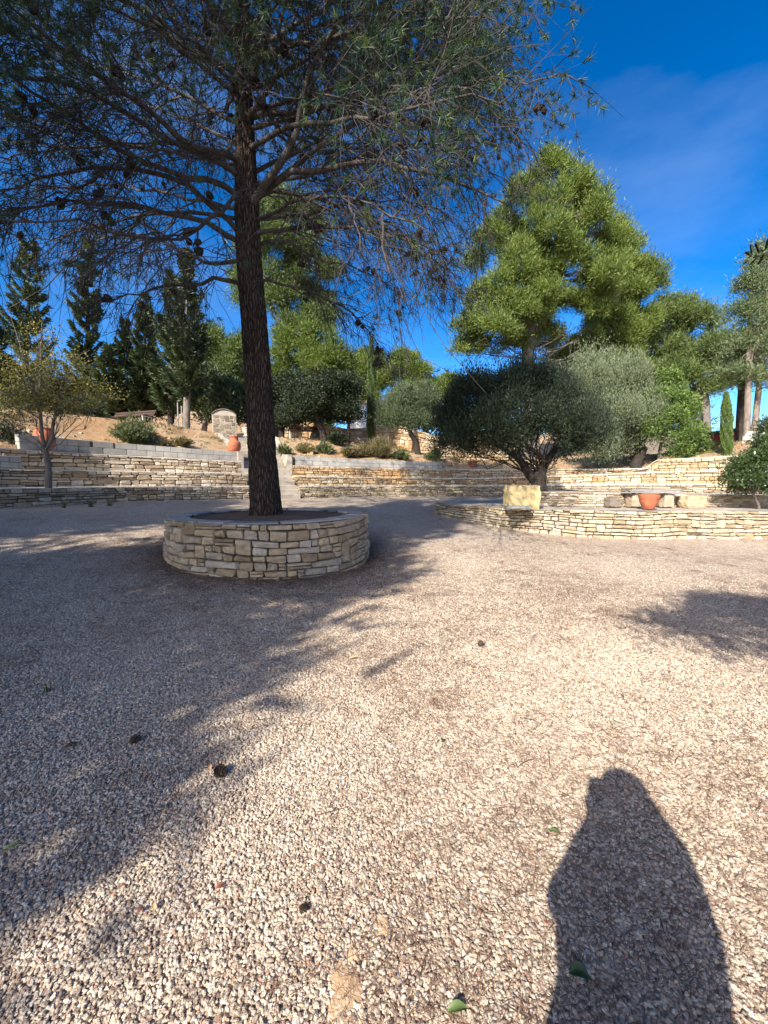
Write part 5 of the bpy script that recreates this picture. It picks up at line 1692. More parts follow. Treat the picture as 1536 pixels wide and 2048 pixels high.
# limbs read off the photograph: (column, row, distance)
pp(.075, (505, 395, 6.95), (555, 362, 6.8), (650, 336, 6.5), (740, 325, 6.2), (830, 334, 6.0), (920, 362, 5.8), (1000, 385, 5.7), (1060, 405, 5.6))
pp(.085, (500, 420, 6.95), (545, 350, 6.7), (592, 262, 6.4), (618, 150, 6.2), (655, 75, 6.1), (720, 5, 6.0), (770, -60, 6.0))
pp(.05, (560, 355, 6.8), (605, 318, 6.7), (663, 277, 6.5), (760, 200, 6.3), (870, 85, 6.2), (940, 10, 6.2), (980, -60, 6.2))
pp(.05, (505, 400, 6.95), (560, 380, 7.1), (660, 412, 7.2), (740, 438, 7.2), (810, 480, 7.1), (880, 520, 7.0), (950, 556, 6.9))
pp(.05, (503, 470, 6.98), (555, 458, 6.7), (640, 452, 6.4), (710, 455, 6.2), (800, 478, 6.0), (880, 505, 5.9), (935, 530, 5.8))
pp(.035, (506, 560, 6.98), (560, 566, 7.1), (640, 590, 7.2), (700, 622, 7.2), (740, 665, 7.2), (775, 720, 7.2))
pp(.04, (500, 500, 6.98), (560, 480, 7.3), (600, 500, 7.6), (650, 520, 7.9), (720, 540, 8.1), (800, 590, 8.2))
pp(.05, (496, 570, 6.98), (440, 562, 6.8), (400, 566, 6.6), (340, 572, 6.4), (285, 585, 6.2), (228, 600, 6.1))
pp(.06, (490, 490, 6.98), (430, 452, 6.8), (380, 432, 6.5), (300, 416, 6.2), (200, 410, 5.9), (120, 405, 5.7), (-20, 428, 5.4))
pp(.06, (488, 478, 6.98), (430, 420, 6.7), (370, 370, 6.4), (300, 345, 6.1), (200, 335, 5.8), (100, 350, 5.5), (-20, 385, 5.2))
pp(.065, (488, 400, 6.98), (420, 360, 6.6), (343, 352, 6.2), (204, 272, 5.6), (120, 212, 5.2), (0, 135, 4.8), (-80, 90, 4.5))
pp(.065, (486, 360, 6.98), (440, 330, 6.7), (320, 268, 6.1), (236, 215, 5.6), (153, 172, 5.2), (0, 150, 4.7), (-80, 150, 4.5))
pp(.07, (486, 330, 6.98), (450, 310, 6.7), (383, 292, 6.2), (260, 198, 5.5), (146, 108, 4.9), (36, 30, 4.5), (-30, -30, 4.3))
pp(.06, (486, 270, 6.98), (470, 182, 6.5), (420, 110, 5.9), (365, 70, 5.4), (300, 10, 5.0), (260, -40, 4.8))
pp(.06, (492, 240, 6.98), (540, 170, 6.5), (560, 80, 6.0), (575, -20, 5.6), (580, -80, 5.4))
pp(.055, (492, 300, 6.98), (560, 262, 6.4), (640, 245, 5.9), (740, 232, 5.5), (840, 210, 5.2), (960, 190, 5.0), (1060, 210, 4.9))
pp(.05, (492, 220, 6.98), (590, 200, 7.2), (700, 160, 7.4), (820, 130, 7.5), (940, 110, 7.5), (1050, 130, 7.5))
pp(.05, (492, 180, 6.98), (600, 120, 6.6), (720, 60, 6.4), (850, 40, 6.2), (1000, 30, 6.1), (1080, 60, 6.0))
pp(.05, (492, 140, 6.98), (620, 60, 7.6), (760, 10, 8.0), (900, -10, 8.3), (1030, 20, 8.4))
pp(.045, (500, 350, 6.98), (600, 300, 7.8), (700, 250, 8.5), (820, 240, 9.0), (940, 260, 9.4), (1040, 290, 9.6))
pp(.045, (486, 300, 6.98), (430, 270, 7.8), (350, 230, 8.5), (240, 200, 9.1), (120, 190, 9.6))
pp(.045, (486, 420, 6.98), (400, 400, 7.8), (300, 380, 8.6), (200, 370, 9.3), (80, 380, 9.8))
pp(.05, (486, 200, 6.98), (400, 130, 6.6), (300, 60, 6.2), (180, 0, 5.9), (60, -40, 5.6))
pp(.05, (487, 520, 6.98), (430, 530, 7.6), (360, 500, 8.2), (280, 470, 8.8), (180, 450, 9.3))
pp(.04, (510, 440, 6.9), (600, 400, 5.9), (700, 400, 5.2), (800, 430, 4.7), (880, 470, 4.4))
pp(.045, (488, 380, 6.9), (380, 470, 5.9), (260, 470, 5.0), (140, 440, 4.4), (0, 440, 3.9))
pp(.05, (492, 260, 6.98), (600, 230, 6.7), (740, 190, 6.5), (880, 190, 6.3), (1000, 240, 6.2), (1090, 250, 6.1))
pp(.045, (497, 370, 6.98), (620, 350, 7.4), (760, 300, 7.8), (900, 290, 8.0), (1000, 330, 8.2), (1070, 380, 8.3))
pp(.04, (500, 440, 6.98), (600, 430, 7.6), (720, 400, 8.0), (850, 410, 8.3), (930, 440, 8.5))
pp(.045, (492, 120, 6.98), (620, 90, 6.9), (780, 60, 6.9), (920, 80, 6.8), (1050, 150, 6.8), (1100, 170, 6.8))
pp(.045, (490, 100, 6.98), (640, 20, 7.0), (800, -60, 7.2), (960, -60, 7.2), (1080, 0, 7.2))
pp(.045, (484, 320, 6.98), (360, 300, 7.4), (220, 290, 7.8), (80, 300, 8.0), (-60, 340, 8.2))
pp(.045, (484, 440, 6.98), (380, 420, 7.2), (260, 440, 7.5), (140, 470, 7.7), (20, 480, 7.9))
pp(.045, (484, 250, 6.98), (340, 180, 7.4), (200, 130, 7.8), (60, 120, 8.2))
# upper limbs all round, by rule
for k in range(40):
    h = 7.6 + 5.6 * (k / 40) ** .9
    f = (h - 7.6) / 5.9
    ri = int(np.argmin(np.abs(C_[:, 2] - h)))
    p0 = C_[ri]
    az = k * 2.399 + r.normal(0, .25)
    Ln = (4.4 - 2.6 * f) * r.uniform(.8, 1.1)
    if -2.2 < ((az + math.pi) % (2 * math.pi) - math.pi) < -.6: Ln *= .8
    e0 = math.radians(18 + 30 * f + r.normal(0, 6))
    t = np.linspace(0, 1, K)[:, None]
    d = np.array((math.cos(az), math.sin(az), 0))
    P = p0 + d * Ln * t * math.cos(e0) + UPV * (Ln * math.sin(e0) * t + .35 * Ln * (t ** 2 - t))
    P[1:] += np.cumsum(r.normal(0, .025, (K - 1, 3)), 0)
    prim.append((P, .06 - .03 * f))

gb_ = Geo()
PR_ = np.array([p for p, _ in prim]); R0 = np.array([q for _, q in prim])
# small kinks
PR_[:, 1:-1] += r.normal(0, .022, PR_[:, 1:-1].shape)
radP = R0[:, None] * .78 * (1 - .82 * np.linspace(0, 1, K)[None]) 
V_, Q_ = tubes(PR_, radP, 8)
gb_.add(V_, None, Q_).build('branches', M['bark_limb'], pine, smooth=True)


def grow(P, m, f0, f1, Lf, k, spread, droop, rr, wob=.1, planar=.35, jit=1.0):
    """m children per parent path, vectorised; Lf(f, parent length) -> length"""
    n, kp = P.shape[:2]
    f = np.sort(r.uniform(f0, f1, (n, m)), 1)
    idx = f * (kp - 1); i0 = np.clip(idx.astype(int), 0, kp - 2); w = (idx - i0)[..., None]
    ar = np.arange(n)[:, None]
    base = P[ar, i0] * (1 - w) + P[ar, i0 + 1] * w
    T = nrm(P[ar, i0 + 1] - P[ar, i0])
    side = nrm(np.cross(T, UPV) + 1e-6)
    upn = np.cross(side, T)
    sg = np.where(np.arange(m) % 2, 1, -1)[None, :, None] * np.ones((n, m, 1))
    phi = r.normal(0, planar * math.pi, (n, m, 1))
    lat = side * sg * np.cos(phi) + upn * np.sin(phi)
    sp = np.clip(r.normal(spread, .18, (n, m, 1)), .25, 1.4)
    D = nrm(T * np.cos(sp) + lat * np.sin(sp))
    plen = np.linalg.norm(np.diff(P, axis=1), axis=2).sum(1)[:, None]
    L = Lf(f, plen) * np.clip(r.lognormal(0, .3, (n, m)), .4, 2)
    t = np.linspace(0, 1, k)[None, None, :, None]
    bend = r.normal(0, 1, (n, m, 1, 3)) * wob
    C = base[:, :, None] + D[:, :, None] * L[..., None, None] * t + (bend - UPV * droop) * L[..., None, None] * t ** 2
    C[:, :, 1:] += np.cumsum(r.normal(0, .03 * jit, (n, m, k - 1, 3)) * L[..., None, None], 2)
    return C.reshape(n * m, k, 3), f.reshape(-1), L.reshape(-1)


sec, fs, Ls = grow(PR_, 16, .14, 1.0, lambda f, L: np.clip(L * (.44 - .30 * f), .25, 1.9), 7, .72, .14, .03, wob=.09, planar=.20)
V_, Q_ = tubes(sec, (np.linspace(1, .3, 7)[None] * np.clip(Ls * .011, .005, .016)[:, None]), 4)
Geo().add(V_, None, Q_).build('boughs', M['bark_limb'], pine)
ter, ft, Lt = grow(sec, 10, .15, 1.0, lambda f, L: np.clip(.16 + .42 * L * (1 - .6 * f), .12, .75), 4, .68, .34, .01, wob=.15, planar=.25)
gt = Geo()
V_, Q_ = tubes(ter, (np.linspace(1, .45, 4)[None] * np.clip(Lt * .011, .0032, .006)[:, None]), 3)
gt.add(V_, None, Q_)
fin, ff, Lfi = grow(ter, 2, .2, 1.0, lambda f, L: np.clip(.10 + .35 * L, .08, .32), 3, .7, .35, .01, wob=.3)
wf = nrm(np.cross(fin[:, 2] - fin[:, 0], rand_unit(r, len(fin))))[:, None] * np.array((.0038, .0034, .002))[None, :, None]
V_ = np.stack([fin + wf, fin - wf], 2).reshape(-1, 3)
b6 = np.arange(len(fin))[:, None] * 6
Q_ = np.concatenate([b6 + np.array((0, 1, 3, 2)), b6 + np.array((2, 3, 5, 4))])
gt.add(V_, None, Q_)
gt.build('twigs', M['twig'], pine, kind='stuff')
# needle tufts: at the tips of outer and upper twigs, the inner lower ones are bare
tip = np.concatenate([ter[:, -1], fin[:, -1]]); tdir = nrm(np.concatenate([ter[:, -1] - ter[:, -2], fin[:, -1] - fin[:, -2]]))
axis = np.interp(tip[:, 2], C_[:, 2], C_[:, 0]), np.interp(tip[:, 2], C_[:, 2], C_[:, 1])
rad = np.hypot(tip[:, 0] - axis[0], tip[:, 1] - axis[1])
lit = np.clip((rad - 1.2) / 2.0, 0, 1) * .80 + np.clip((tip[:, 2] - 7.5) / 4, 0, 1) * .75
cl = np.array([mnoise.noise(Vector(p * .9)) for p in tip])
vz = (tip[:, 2] - 1.5) / np.maximum(tip[:, 1], .5)      # steeper look-up: fuller crown; the low outer boughs are mostly bare
low = np.clip((vz - .62) / .35, .12, 1) + np.clip((tip[:, 0] - 1.0) / 2.5, 0, .6)
keep = r.uniform(0, 1, len(tip)) < np.clip(lit * 1.0 + cl * 1.7, .02, .95) * np.clip(low, 0, 1)
tip, tdir = tip[keep], tdir[keep]
nt_ = len(tip); pn = 22
D = nrm(np.repeat(tdir, pn, 0) * .9 + rand_unit(r, nt_ * pn) * .85 + UPV * .25)
Pb = np.repeat(tip, pn, 0) - np.repeat(tdir, pn, 0) * r.uniform(0, .07, nt_ * pn)[:, None]
Wd = nrm(np.cross(D, rand_unit(r, nt_ * pn)))
a = np.clip(np.repeat(r.beta(1.5, 2.5, nt_), pn) + r.normal(0, .08, nt_ * pn), 0, 1)
V_, Q_, a_ = leaves3(Pb, D, Wd, r.uniform(.07, .13, nt_ * pn), .0088, a)
Geo().add(V_, Q_, None, a_).build('needles', M['needle_near'], pine, kind='stuff')
print('TUFTS', nt_, 'TWIGS', len(ter), len(fin))


# cones hanging on the boughs (each its own part, three shared shapes)
def cone_mesh(seed):
    rs = np.random.default_rng(seed)
    g = Geo(); n = 9
    prof = [(0.002, 0), (.018, .006), (.026, .022), (.024, .042), (.015, .062), (.002, .074)]
    th = np.linspace(0, 2 * math.pi, n, endpoint=False)
    V = []
    for i, (rr_, z_) in enumerate(prof):
        for q, t in enumerate(th + i * .35):
            k = rr_ * (1 + (.22 if (q + i) % 2 else -.12)); V.append((k * math.cos(t), k * math.sin(t), -z_ + (.004 if (q + i) % 2 else 0)))
    Q = [(i * n + q, i * n + (q + 1) % n, (i + 1) * n + (q + 1) % n, (i + 1) * n + q) for i in range(len(prof) - 1) for q in range(n)]
    return np_mesh('pine_cone', np.array(V), None, np.array(Q), mat=M['cone'])


CM = [cone_mesh(s) for s in range(3)]
cand = sec.reshape(-1, 7, 3)
ys_ = cand[:, :, 1].mean(1); xs_ = cand[:, :, 0].mean(1); zs_ = cand[:, :, 2].mean(1)
inview = np.where((ys_ > 3.5) & (np.abs(xs_) < ys_ * 1.0) & ((zs_ - 1.5) < ys_ * 1.2))[0]
nC = 285
pick = r.choice(inview, nC // 2)
ci = 0
for s in pick:
    cnum = 1 + (r.random() < .55) + (r.random() < .4)
    q = r.uniform(.1, .95) * 6; i0 = min(int(q), 5); p = cand[s, i0] * (1 - (q - i0)) + cand[s, i0 + 1] * (q - i0)
    for _ in range(cnum):
        if ci >= nC: break
        pc = p + r.normal(0, .03, 3)
        o = bpy.data.objects.new('cone', CM[ci % 3]); COL.objects.link(o); o.parent = pine
        o.location = pc - ORG[pine.name]
        o.rotation_euler = tuple(r.uniform(-1.4, 1.4, 3)); sc = r.uniform(1.2, 1.9); o.scale = (sc, sc, sc)
        ci += 1

# ---------------------------------------------------------------- trees behind the camera that shade the left of the court
rs = np.random.default_rng(4)


def shade_pine(label, x, y, R_, z0_, z1_, seed, cover=1.7, L=.5, W=.14, per=22):
    b = np.array((x, y, GZ(x, y) - .1))
    r2 = np.random.default_rng(seed)
    lob = []
    n = 13
    for k in range(n):
        f = (k + .5) / n
        z = z0_ + (z1_ - z0_) * f
        a_ = k * 2.4 + r2.normal(0, .3); rr_ = R_ * (.62 if f < .75 else .3) * r2.uniform(.6, 1)
        lob.append(((x + rr_ * math.cos(a_), y + rr_ * math.sin(a_), z), (R_ * .52 * (1.1 - .4 * f),) * 2 + ((z1_ - z0_) * .10 + .4,)))
    tree('pine_tree', label, 'pine tree', b, [(0, 0, 0), (.1, .1, z0_ * .7), (0, .2, z0_ + (z1_ - z0_) * .5), (0, 0, z1_ - .5)], [.3, .25, .18, .05], lob, 'pine_mid', 'bark_grey', L=L, W=W, rc=.55, per=per, up=.6, cover=cover, seed=seed, group='pines behind the photographer')


shade_pine('tall pine behind the photographer, nearest the lit part of the court', -9.1, -5.0, 3.4, 4.3, 14.8, 201)
shade_pine('tall pine behind the photographer, on the far left', -14.5, -3.5, 3.4, 4.0, 12.5, 202)
shade_pine('pine left of the court, behind the photographer', -12.6, 1.0, 2.2, 4.0, 8.0, 203)

# olive just right of the photographer, one sprig of which reaches into view
b = np.array((3.2, -1.7, GZ(3.2, -1.7) - .05))
lob = [((1.15 + dx, -1.35 + dy, z_), (rx, rx, rz)) for dx, dy, z_, rx, rz in ((0, 0, 4.2, .9, .6), (.9, -.2, 4.0, 1.0, .6), (-.7, -.1, 4.3, .6, .4), (1.8, .3, 3.9, 1.0, .6), (2.6, 0, 3.6, 1.0, .6), (.6, -1.0, 4.5, .9, .5))]
near = tree('olive_tree', 'olive tree beside the photographer, one dark leafy sprig reaching in at the right picture edge', 'olive tree', b, [(0, 0, 0), (.05, .1, 1.0), (-.15, .2, 1.8), (-.6, .4, 3.4)], [.2, .16, .13, .07],
            lob, 'olive_dark', 'bark_grey', L=.10, W=.03, rc=.2, per=22, up=.3, cover=.95, seed=47)
g = Geo()
sp0 = np.array((1.9, -.6, 3.9)); sp1 = at(1512, 509, 1.12)
Pth = np.array([sp0, (2.0, .2, 3.4), (1.75, .8, 2.75), (1.38, 1.06, 2.27), at(1536, 504, 1.13), sp1])
Vt2, Qt2 = tubes(catmull(Pth, 5)[None], np.linspace(.006, .0016, 26)[None], 6)
g.add(Vt2, None, Qt2).build('sprig_stem', M['twig'], near, smooth=True)
for (p0, p1) in (((1518, 507), (1510, 487)), ((1504, 509), (1500, 489)), ((1500, 511), (1490, 505)), ((1514, 515), (1497, 532)), ((1527, 508), (1515, 530)), ((1530, 500), (1535, 478)), ((1522, 504), (1528, 500)),
                 ((1536, 502), (1552, 482)), ((1540, 506), (1552, 530)), ((1503, 512), (1493, 517)), ((1517, 506), (1513, 494))):
    A_ = at(p0[0], p0[1], 1.12); B_ = at(p1[0], p1[1], 1.12 + rng.uniform(-.03, .03))
    d_ = B_ - A_; Ln = np.linalg.norm(d_); d_ = d_ / Ln
    w_ = nrm(np.cross(d_, np.array((rng.uniform(-.5, .5), -1, rng.uniform(-.2, .2))))); nn = np.cross(d_, w_)
    P = np.array([A_] + [A_ + d_ * Ln * t + w_ * sg_ * Ln * .12 * math.sin(math.pi * t) ** .8 - nn * .004 for t in (.2, .45, .7, .88) for sg_ in (1, -1)] + [B_])
    mids = np.array([A_ + d_ * Ln * t + nn * .002 for t in (.2, .45, .7, .88)])
    allv = np.vstack([P, mids])
    Tq = [(0, 1, 10), (0, 10, 2)]
    Qq = []
    for q in range(3):
        Qq += [(1 + 2 * q, 3 + 2 * q, 11 + q, 10 + q), (10 + q, 11 + q, 4 + 2 * q, 2 + 2 * q)]
    Tq += [(7, 9, 13), (13, 9, 8)]
    c = allv.mean(0)
    link('leaf', np_mesh('leaf', allv - c, Tq, Qq, np.full(4, .5), np.full(6, .5), M['olive_dark'], True), near, c)

# ================================================================ GRAVEL, LITTER
m, nt, b = base_mat('pebble', 0.8, 0.3)
oi = nt.nodes.new('ShaderNodeObjectInfo')
pr = ramp(nt, [(0, (.15, .115, .09)), (.10, (.26, .20, .15)), (.25, (.38, .305, .23)), (.45, (.50, .415, .315)), (.65, (.59, .505, .39)), (.78, (.44, .36, .285)), (.86, (.37, .345, .305)), (.93, (.66, .58, .47)), (.975, (.42, .23, .15)), (1, (.12, .11, .105))])
nt.links.new(oi.outputs['Random'], pr.inputs['Fac'])
fz = noise_fac(nt, geo_pos(nt), 160, 3, .6)
col = mixc(nt, 1.0, pr.outputs['Color'], mixc(nt, fz, (.8, .79, .78), (1.15, 1.13, 1.1)), 'MULTIPLY')
pv = geo_pos(nt)
mu = nt.nodes.new('ShaderNodeMath'); mu.operation = 'MULTIPLY'
nt.links.new(maprange(nt, noise_fac(nt, pv, .55, 6, .62), .40, .58), mu.inputs[0])
nt.links.new(maprange(nt, noise_fac(nt, geo_pos(nt, (1, 1.4, 1)), 5.5, 6, .7), .40, .64), mu.inputs[1])
col = mixc(nt, maprange(nt, mu.outputs[0], 0, 1, 0, .62), col, (.18, .11, .075))
nt.links.new(col, b.inputs['Base Color'])
M['pebble'] = m

# patch that carries the pebbles: a wide area round the viewer
xs2 = np.arange(-9.0, 9.01, .25); ys2 = np.arange(-.6, 9.01, .25)
X, Y_ = np.meshgrid(xs2, ys2, indexing='xy'); Z = gravel_z(X, Y_) + .002
nx = len(xs2)
i, j = np.meshgrid(np.arange(len(ys2) - 1), np.arange(nx - 1), indexing='ij')
Qg = np.stack([i * nx + j, i * nx + j + 1, (i + 1) * nx + j + 1, (i + 1) * nx + j], -1).reshape(-1, 4)
cx = (X[:-1, :-1] + .125).ravel(); cy = (Y_[:-1, :-1] + .125).ravel()
kp = (np.abs(cx) < np.maximum(cy, 0) * 1.0 + 1.0) & (np.hypot(cx - PC[0], cy - PC[1]) > PR - .1)
pm_ = np_mesh('loose_pebbles', np.stack([X, Y_, Z], -1).reshape(-1, 3), None, Qg[kp])
an = pm_.attributes.new('dens', 'FLOAT', 'FACE')
cxx, cyy = cx[kp], cy[kp]
an.data.foreach_set('value', (np.interp(np.hypot(cxx, cyy), [0, 2.0, 3.5, 6, 9], [19000, 17500, 9500, 2600, 0]) ).astype(np.float32))
po = link('loose_pebbles', pm_); po['kind'] = 'stuff'


def gn_scatter(o, mats, subdiv=1, nvar=5, smin=.0038, smax=.0077):
    ng = bpy.data.node_groups.new('scatter', 'GeometryNodeTree')
    ng.interface.new_socket('Geometry', in_out='INPUT', socket_type='NodeSocketGeometry')
    ng.interface.new_socket('Geometry', in_out='OUTPUT', socket_type='NodeSocketGeometry')
    n = ng.nodes; l = ng.links
    gi, go = n.new('NodeGroupInput'), n.new('NodeGroupOutput')
    dp = n.new('GeometryNodeDistributePointsOnFaces'); dp.distribute_method = 'RANDOM'; dp.inputs['Seed'].default_value = 3
    na = n.new('GeometryNodeInputNamedAttribute'); na.data_type = 'FLOAT'; na.inputs['Name'].default_value = 'dens'
    l.new(gi.outputs[0], dp.inputs['Mesh']); l.new(na.outputs['Attribute'], dp.inputs['Density'])
    join = n.new('GeometryNodeGeometryToInstance')
    for v in range(nvar):
        ic = n.new('GeometryNodeMeshIcoSphere'); ic.inputs['Radius'].default_value = 1; ic.inputs['Subdivisions'].default_value = 2
        ps_ = n.new('GeometryNodeSetPosition')
        nz_ = n.new('ShaderNodeTexNoise'); nz_.inputs['Scale'].default_value = .9; nz_.inputs['Detail'].default_value = 1
        pos = n.new('GeometryNodeInputPosition'); va = n.new('ShaderNodeVectorMath'); va.operation = 'ADD'; va.inputs[1].default_value = (v * 7.3, v * 3.1, 2.2 * v)
        l.new(pos.outputs[0], va.inputs[0]); l.new(va.outputs[0], nz_.inputs['Vector'])
        sb = n.new('ShaderNodeVectorMath'); sb.operation = 'SUBTRACT'; sb.inputs[1].default_value = (.5, .5, .5)
        l.new(nz_.outputs['Color'], sb.inputs[0])
        sc_ = n.new('ShaderNodeVectorMath'); sc_.operation = 'SCALE'; sc_.inputs['Scale'].default_value = 1.9
        l.new(sb.outputs[0], sc_.inputs[0])
        l.new(ic.outputs['Mesh'], ps_.inputs['Geometry']); l.new(sc_.outputs[0], ps_.inputs['Offset'])
        tr = n.new('GeometryNodeTransform'); tr.inputs['Scale'].default_value = (1.15 + .12 * (v % 3), .92, .50 + .05 * v)
        l.new(ps_.outputs[0], tr.inputs['Geometry'])
        sm = n.new('GeometryNodeSetMaterial'); sm.inputs['Material'].default_value = mats
        l.new(tr.outputs[0], sm.inputs['Geometry'])
        l.new(sm.outputs[0], join.inputs['Geometry'])
    ip = n.new('GeometryNodeInstanceOnPoints')
    l.new(dp.outputs['Points'], ip.inputs['Points']); l.new(join.outputs[0], ip.inputs['Instance'])
    ip.inputs['Pick Instance'].default_value = True
    rv = n.new('FunctionNodeRandomValue'); rv.data_type = 'FLOAT_VECTOR'
    rv.inputs[0].default_value = (-.5, -.5, 0); rv.inputs[1].default_value = (.5, .5, 6.283)
    l.new(rv.outputs[0], ip.inputs['Rotation'])
    rs_ = n.new('FunctionNodeRandomValue'); rs_.data_type = 'FLOAT'
    rs_.inputs[2].default_value = 0; rs_.inputs[3].default_value = 1; rs_.inputs['Seed'].default_value = 5
    pw = n.new('ShaderNodeMath'); pw.operation = 'POWER'; pw.inputs[1].default_value = 1.7
    l.new(rs_.outputs[1], pw.inputs[0])
    mr = n.new('ShaderNodeMapRange'); mr.inputs['To Min'].default_value = smin; mr.inputs['To Max'].default_value = smax
    l.new(pw.outputs[0], mr.inputs['Value']); l.new(mr.outputs[0], ip.inputs['Scale'])
    ti = n.new('GeometryNodeTranslateInstances'); ti.inputs['Local Space'].default_value = False
    rz = n.new('FunctionNodeRandomValue'); rz.data_type = 'FLOAT_VECTOR'; rz.inputs[0].default_value = (0, 0, -.002); rz.inputs[1].default_value = (0, 0, .007); rz.inputs['Seed'].default_value = 9
    l.new(ip.outputs[0], ti.inputs['Instances']); l.new(rz.outputs[0], ti.inputs['Translation'])
    l.new(ti.outputs[0], go.inputs[0])
    md = o.modifiers.new('scatter', 'NODES'); md.node_group = ng


gn_scatter(po, M['pebble'])

# dry pine needles lying in drifts
r = np.random.default_rng(12)
M['litter'] = leaf_mat('litter', [(0, (.085, .045, .030)), (.5, (.17, .085, .05)), (.85, (.26, .145, .085)), (1, (.42, .31, .19))], .05, .7)
nc = 3600
yy = .6 + 9.5 * r.uniform(0, 1, nc) ** 1.25; xx = r.uniform(-1.15, 1.15, nc) * (yy + .6)
wgt = np.array([mnoise.noise(Vector((x * .55, y * .55, 3.3))) for x, y in zip(xx, yy)])
near_p = np.exp(-np.maximum(np.hypot(xx - PC[0], yy - PC[1]) - PR, 0) / .9)
kp = r.uniform(0, 1, nc) < np.clip(.42 + wgt * 1.1 + near_p * .6, .03, 1)
xx, yy, near_p = xx[kp], yy[kp], near_p[kp]
per = 30
sp_ = r.uniform(.04, .26, len(xx))
bx = (xx[:, None] + r.normal(0, 1, (len(xx), per)) * sp_[:, None] * 1.3).ravel(); by = (yy[:, None] + r.normal(0, 1, (len(xx), per)) * sp_[:, None]).ravel()
# an even thin scatter everywhere, thick at the planter's foot
n2 = 5200
y2 = .5 + 9 * r.uniform(0, 1, n2) ** 1.2; x2 = r.uniform(-1.1, 1.1, n2) * (y2 + .5)
n3 = 24000
a3 = r.uniform(0, 2 * math.pi, n3); r3 = PR + .02 + np.abs(r.exponential(.34, n3)); x3 = PC[0] + r3 * np.cos(a3); y3 = PC[1] + r3 * np.sin(a3)
bx = np.r_[bx, x2, x3]; by = np.r_[by, y2, y3]
ok = np.hypot(bx - PC[0], by - PC[1]) > PR + .01
bx, by = bx[ok], by[ok]
n = len(bx)
bz = gravel_z(bx, by) + np.interp(by, [4.5, 9], [.016, .008]) + r.uniform(0, .009, n)
ang = r.uniform(0, 2 * math.pi, n)
D = nrm(np.stack([np.cos(ang), np.sin(ang), r.normal(0, .06, n)], 1))
Wd = np.stack([-np.sin(ang), np.cos(ang), 0 * ang], 1)
Ln = r.uniform(.035, .085, n)
V_, Q_, a_ = leaves3(np.stack([bx, by, bz], 1), D, Wd, Ln, np.interp(by, [0, 2, 3.5, 5, 9], [.0015, .0022, .0036, .0055, .009]) * r.uniform(.8, 1.4, n), r.uniform(0, 1, n))
Geo().add(V_, Q_, None, a_).build('pine_litter', M['litter'], kind='stuff')
# litter inside the planter
n = 5000
a3 = r.uniform(0, 2 * math.pi, n); r3 = (PR - .34) * np.sqrt(r.uniform(.02, 1, n))
bx = PC[0] + r3 * np.cos(a3); by = PC[1] + r3 * np.sin(a3)
bz = PT - .045 + .06 * np.exp(-(r3 / .6) ** 2) + r.uniform(0, .02, n)
ang = r.uniform(0, 2 * math.pi, n)
D = nrm(np.stack([np.cos(ang), np.sin(ang), r.normal(0, .15, n)], 1)); Wd = np.stack([-np.sin(ang), np.cos(ang), 0 * ang], 1)
V_, Q_, a_ = leaves(np.stack([bx, by, bz], 1), D, Wd, r.uniform(.05, .1, n), .005, r.uniform(0, .8, n))
Geo().add(V_, None, Q_, a_).build('planter_litter', M['litter'], kind='stuff')

# twigs lying about
P = []
for _ in range(70):
    y = .9 + 6 * r.random() ** 1.3; x = r.uniform(-.9, .9) * y
    L_ = r.uniform(.05, .16); a_ = r.uniform(0, 6.28); z = GZ(x, y) + .015
    c = r.normal(0, .3)
    P.append([(x + L_ * t * math.cos(a_ + c * t), y + L_ * t * math.sin(a_ + c * t), z + .004 * math.sin(t * 3)) for t in (0, .35, .7, 1)])
V_, Q_ = tubes(np.array(P), np.full((len(P), 4), .0016), 4)
Geo().add(V_, None, Q_).build('fallen_twigs', M['twig'], kind='stuff')


def ground_pt(px, py):
    u = (px - 768.0) / F; v = (1024.0 - py) / F
    d = np.array((u, cp + v * sp, -sp + v * cp)); t = 1.5 / -d[2]
    for _ in range(12):
        t = (1.5 - GZ(d[0] * t, d[1] * t)) / -d[2]
    return np.array((d[0] * t, d[1] * t, 1.5 + d[2] * t))


def fallen_leaf(px, py, L_, W_, ang, color, label, curl=.25, c2=None):
    p = ground_pt(px, py)
    mt = M.get('leaf_' + color)
    n_ = 7
    t = np.linspace(0, 1, n_); w = W_ / 2 * np.sin(np.pi * t ** .85) ** .75
    w[0] = w[-1] = .0006
    rows = []
    for s_ in (-1, -.5, 0, .5, 1):
        rows.append(np.stack([t * L_ - L_ / 2, s_ * w, .018 + abs(s_) ** 1.5 * w * curl * 1.6 + .012 * np.sin(t * 3.0) * curl * 2], 1))
    Vl = np.stack(rows, 0)
    ca, sa = math.cos(ang), math.sin(ang)
    x, y = Vl[..., 0].copy(), Vl[..., 1].copy()
    Vl[..., 0] = x * ca - y * sa; Vl[..., 1] = x * sa + y * ca
    i, j = np.meshgrid(np.arange(4), np.arange(n_ - 1), indexing='ij')
    Q = np.stack([i * n_ + j, i * n_ + j + 1, (i + 1) * n_ + j + 1, (i + 1) * n_ + j], -1).reshape(-1, 4)
    o = link('fallen_leaf', np_mesh('fallen_leaf', Vl.reshape(-1, 3), None, Q, None, np.full(len(Q), .5), mt, True), None, p)
    tag(o, label, 'leaf')
    return o


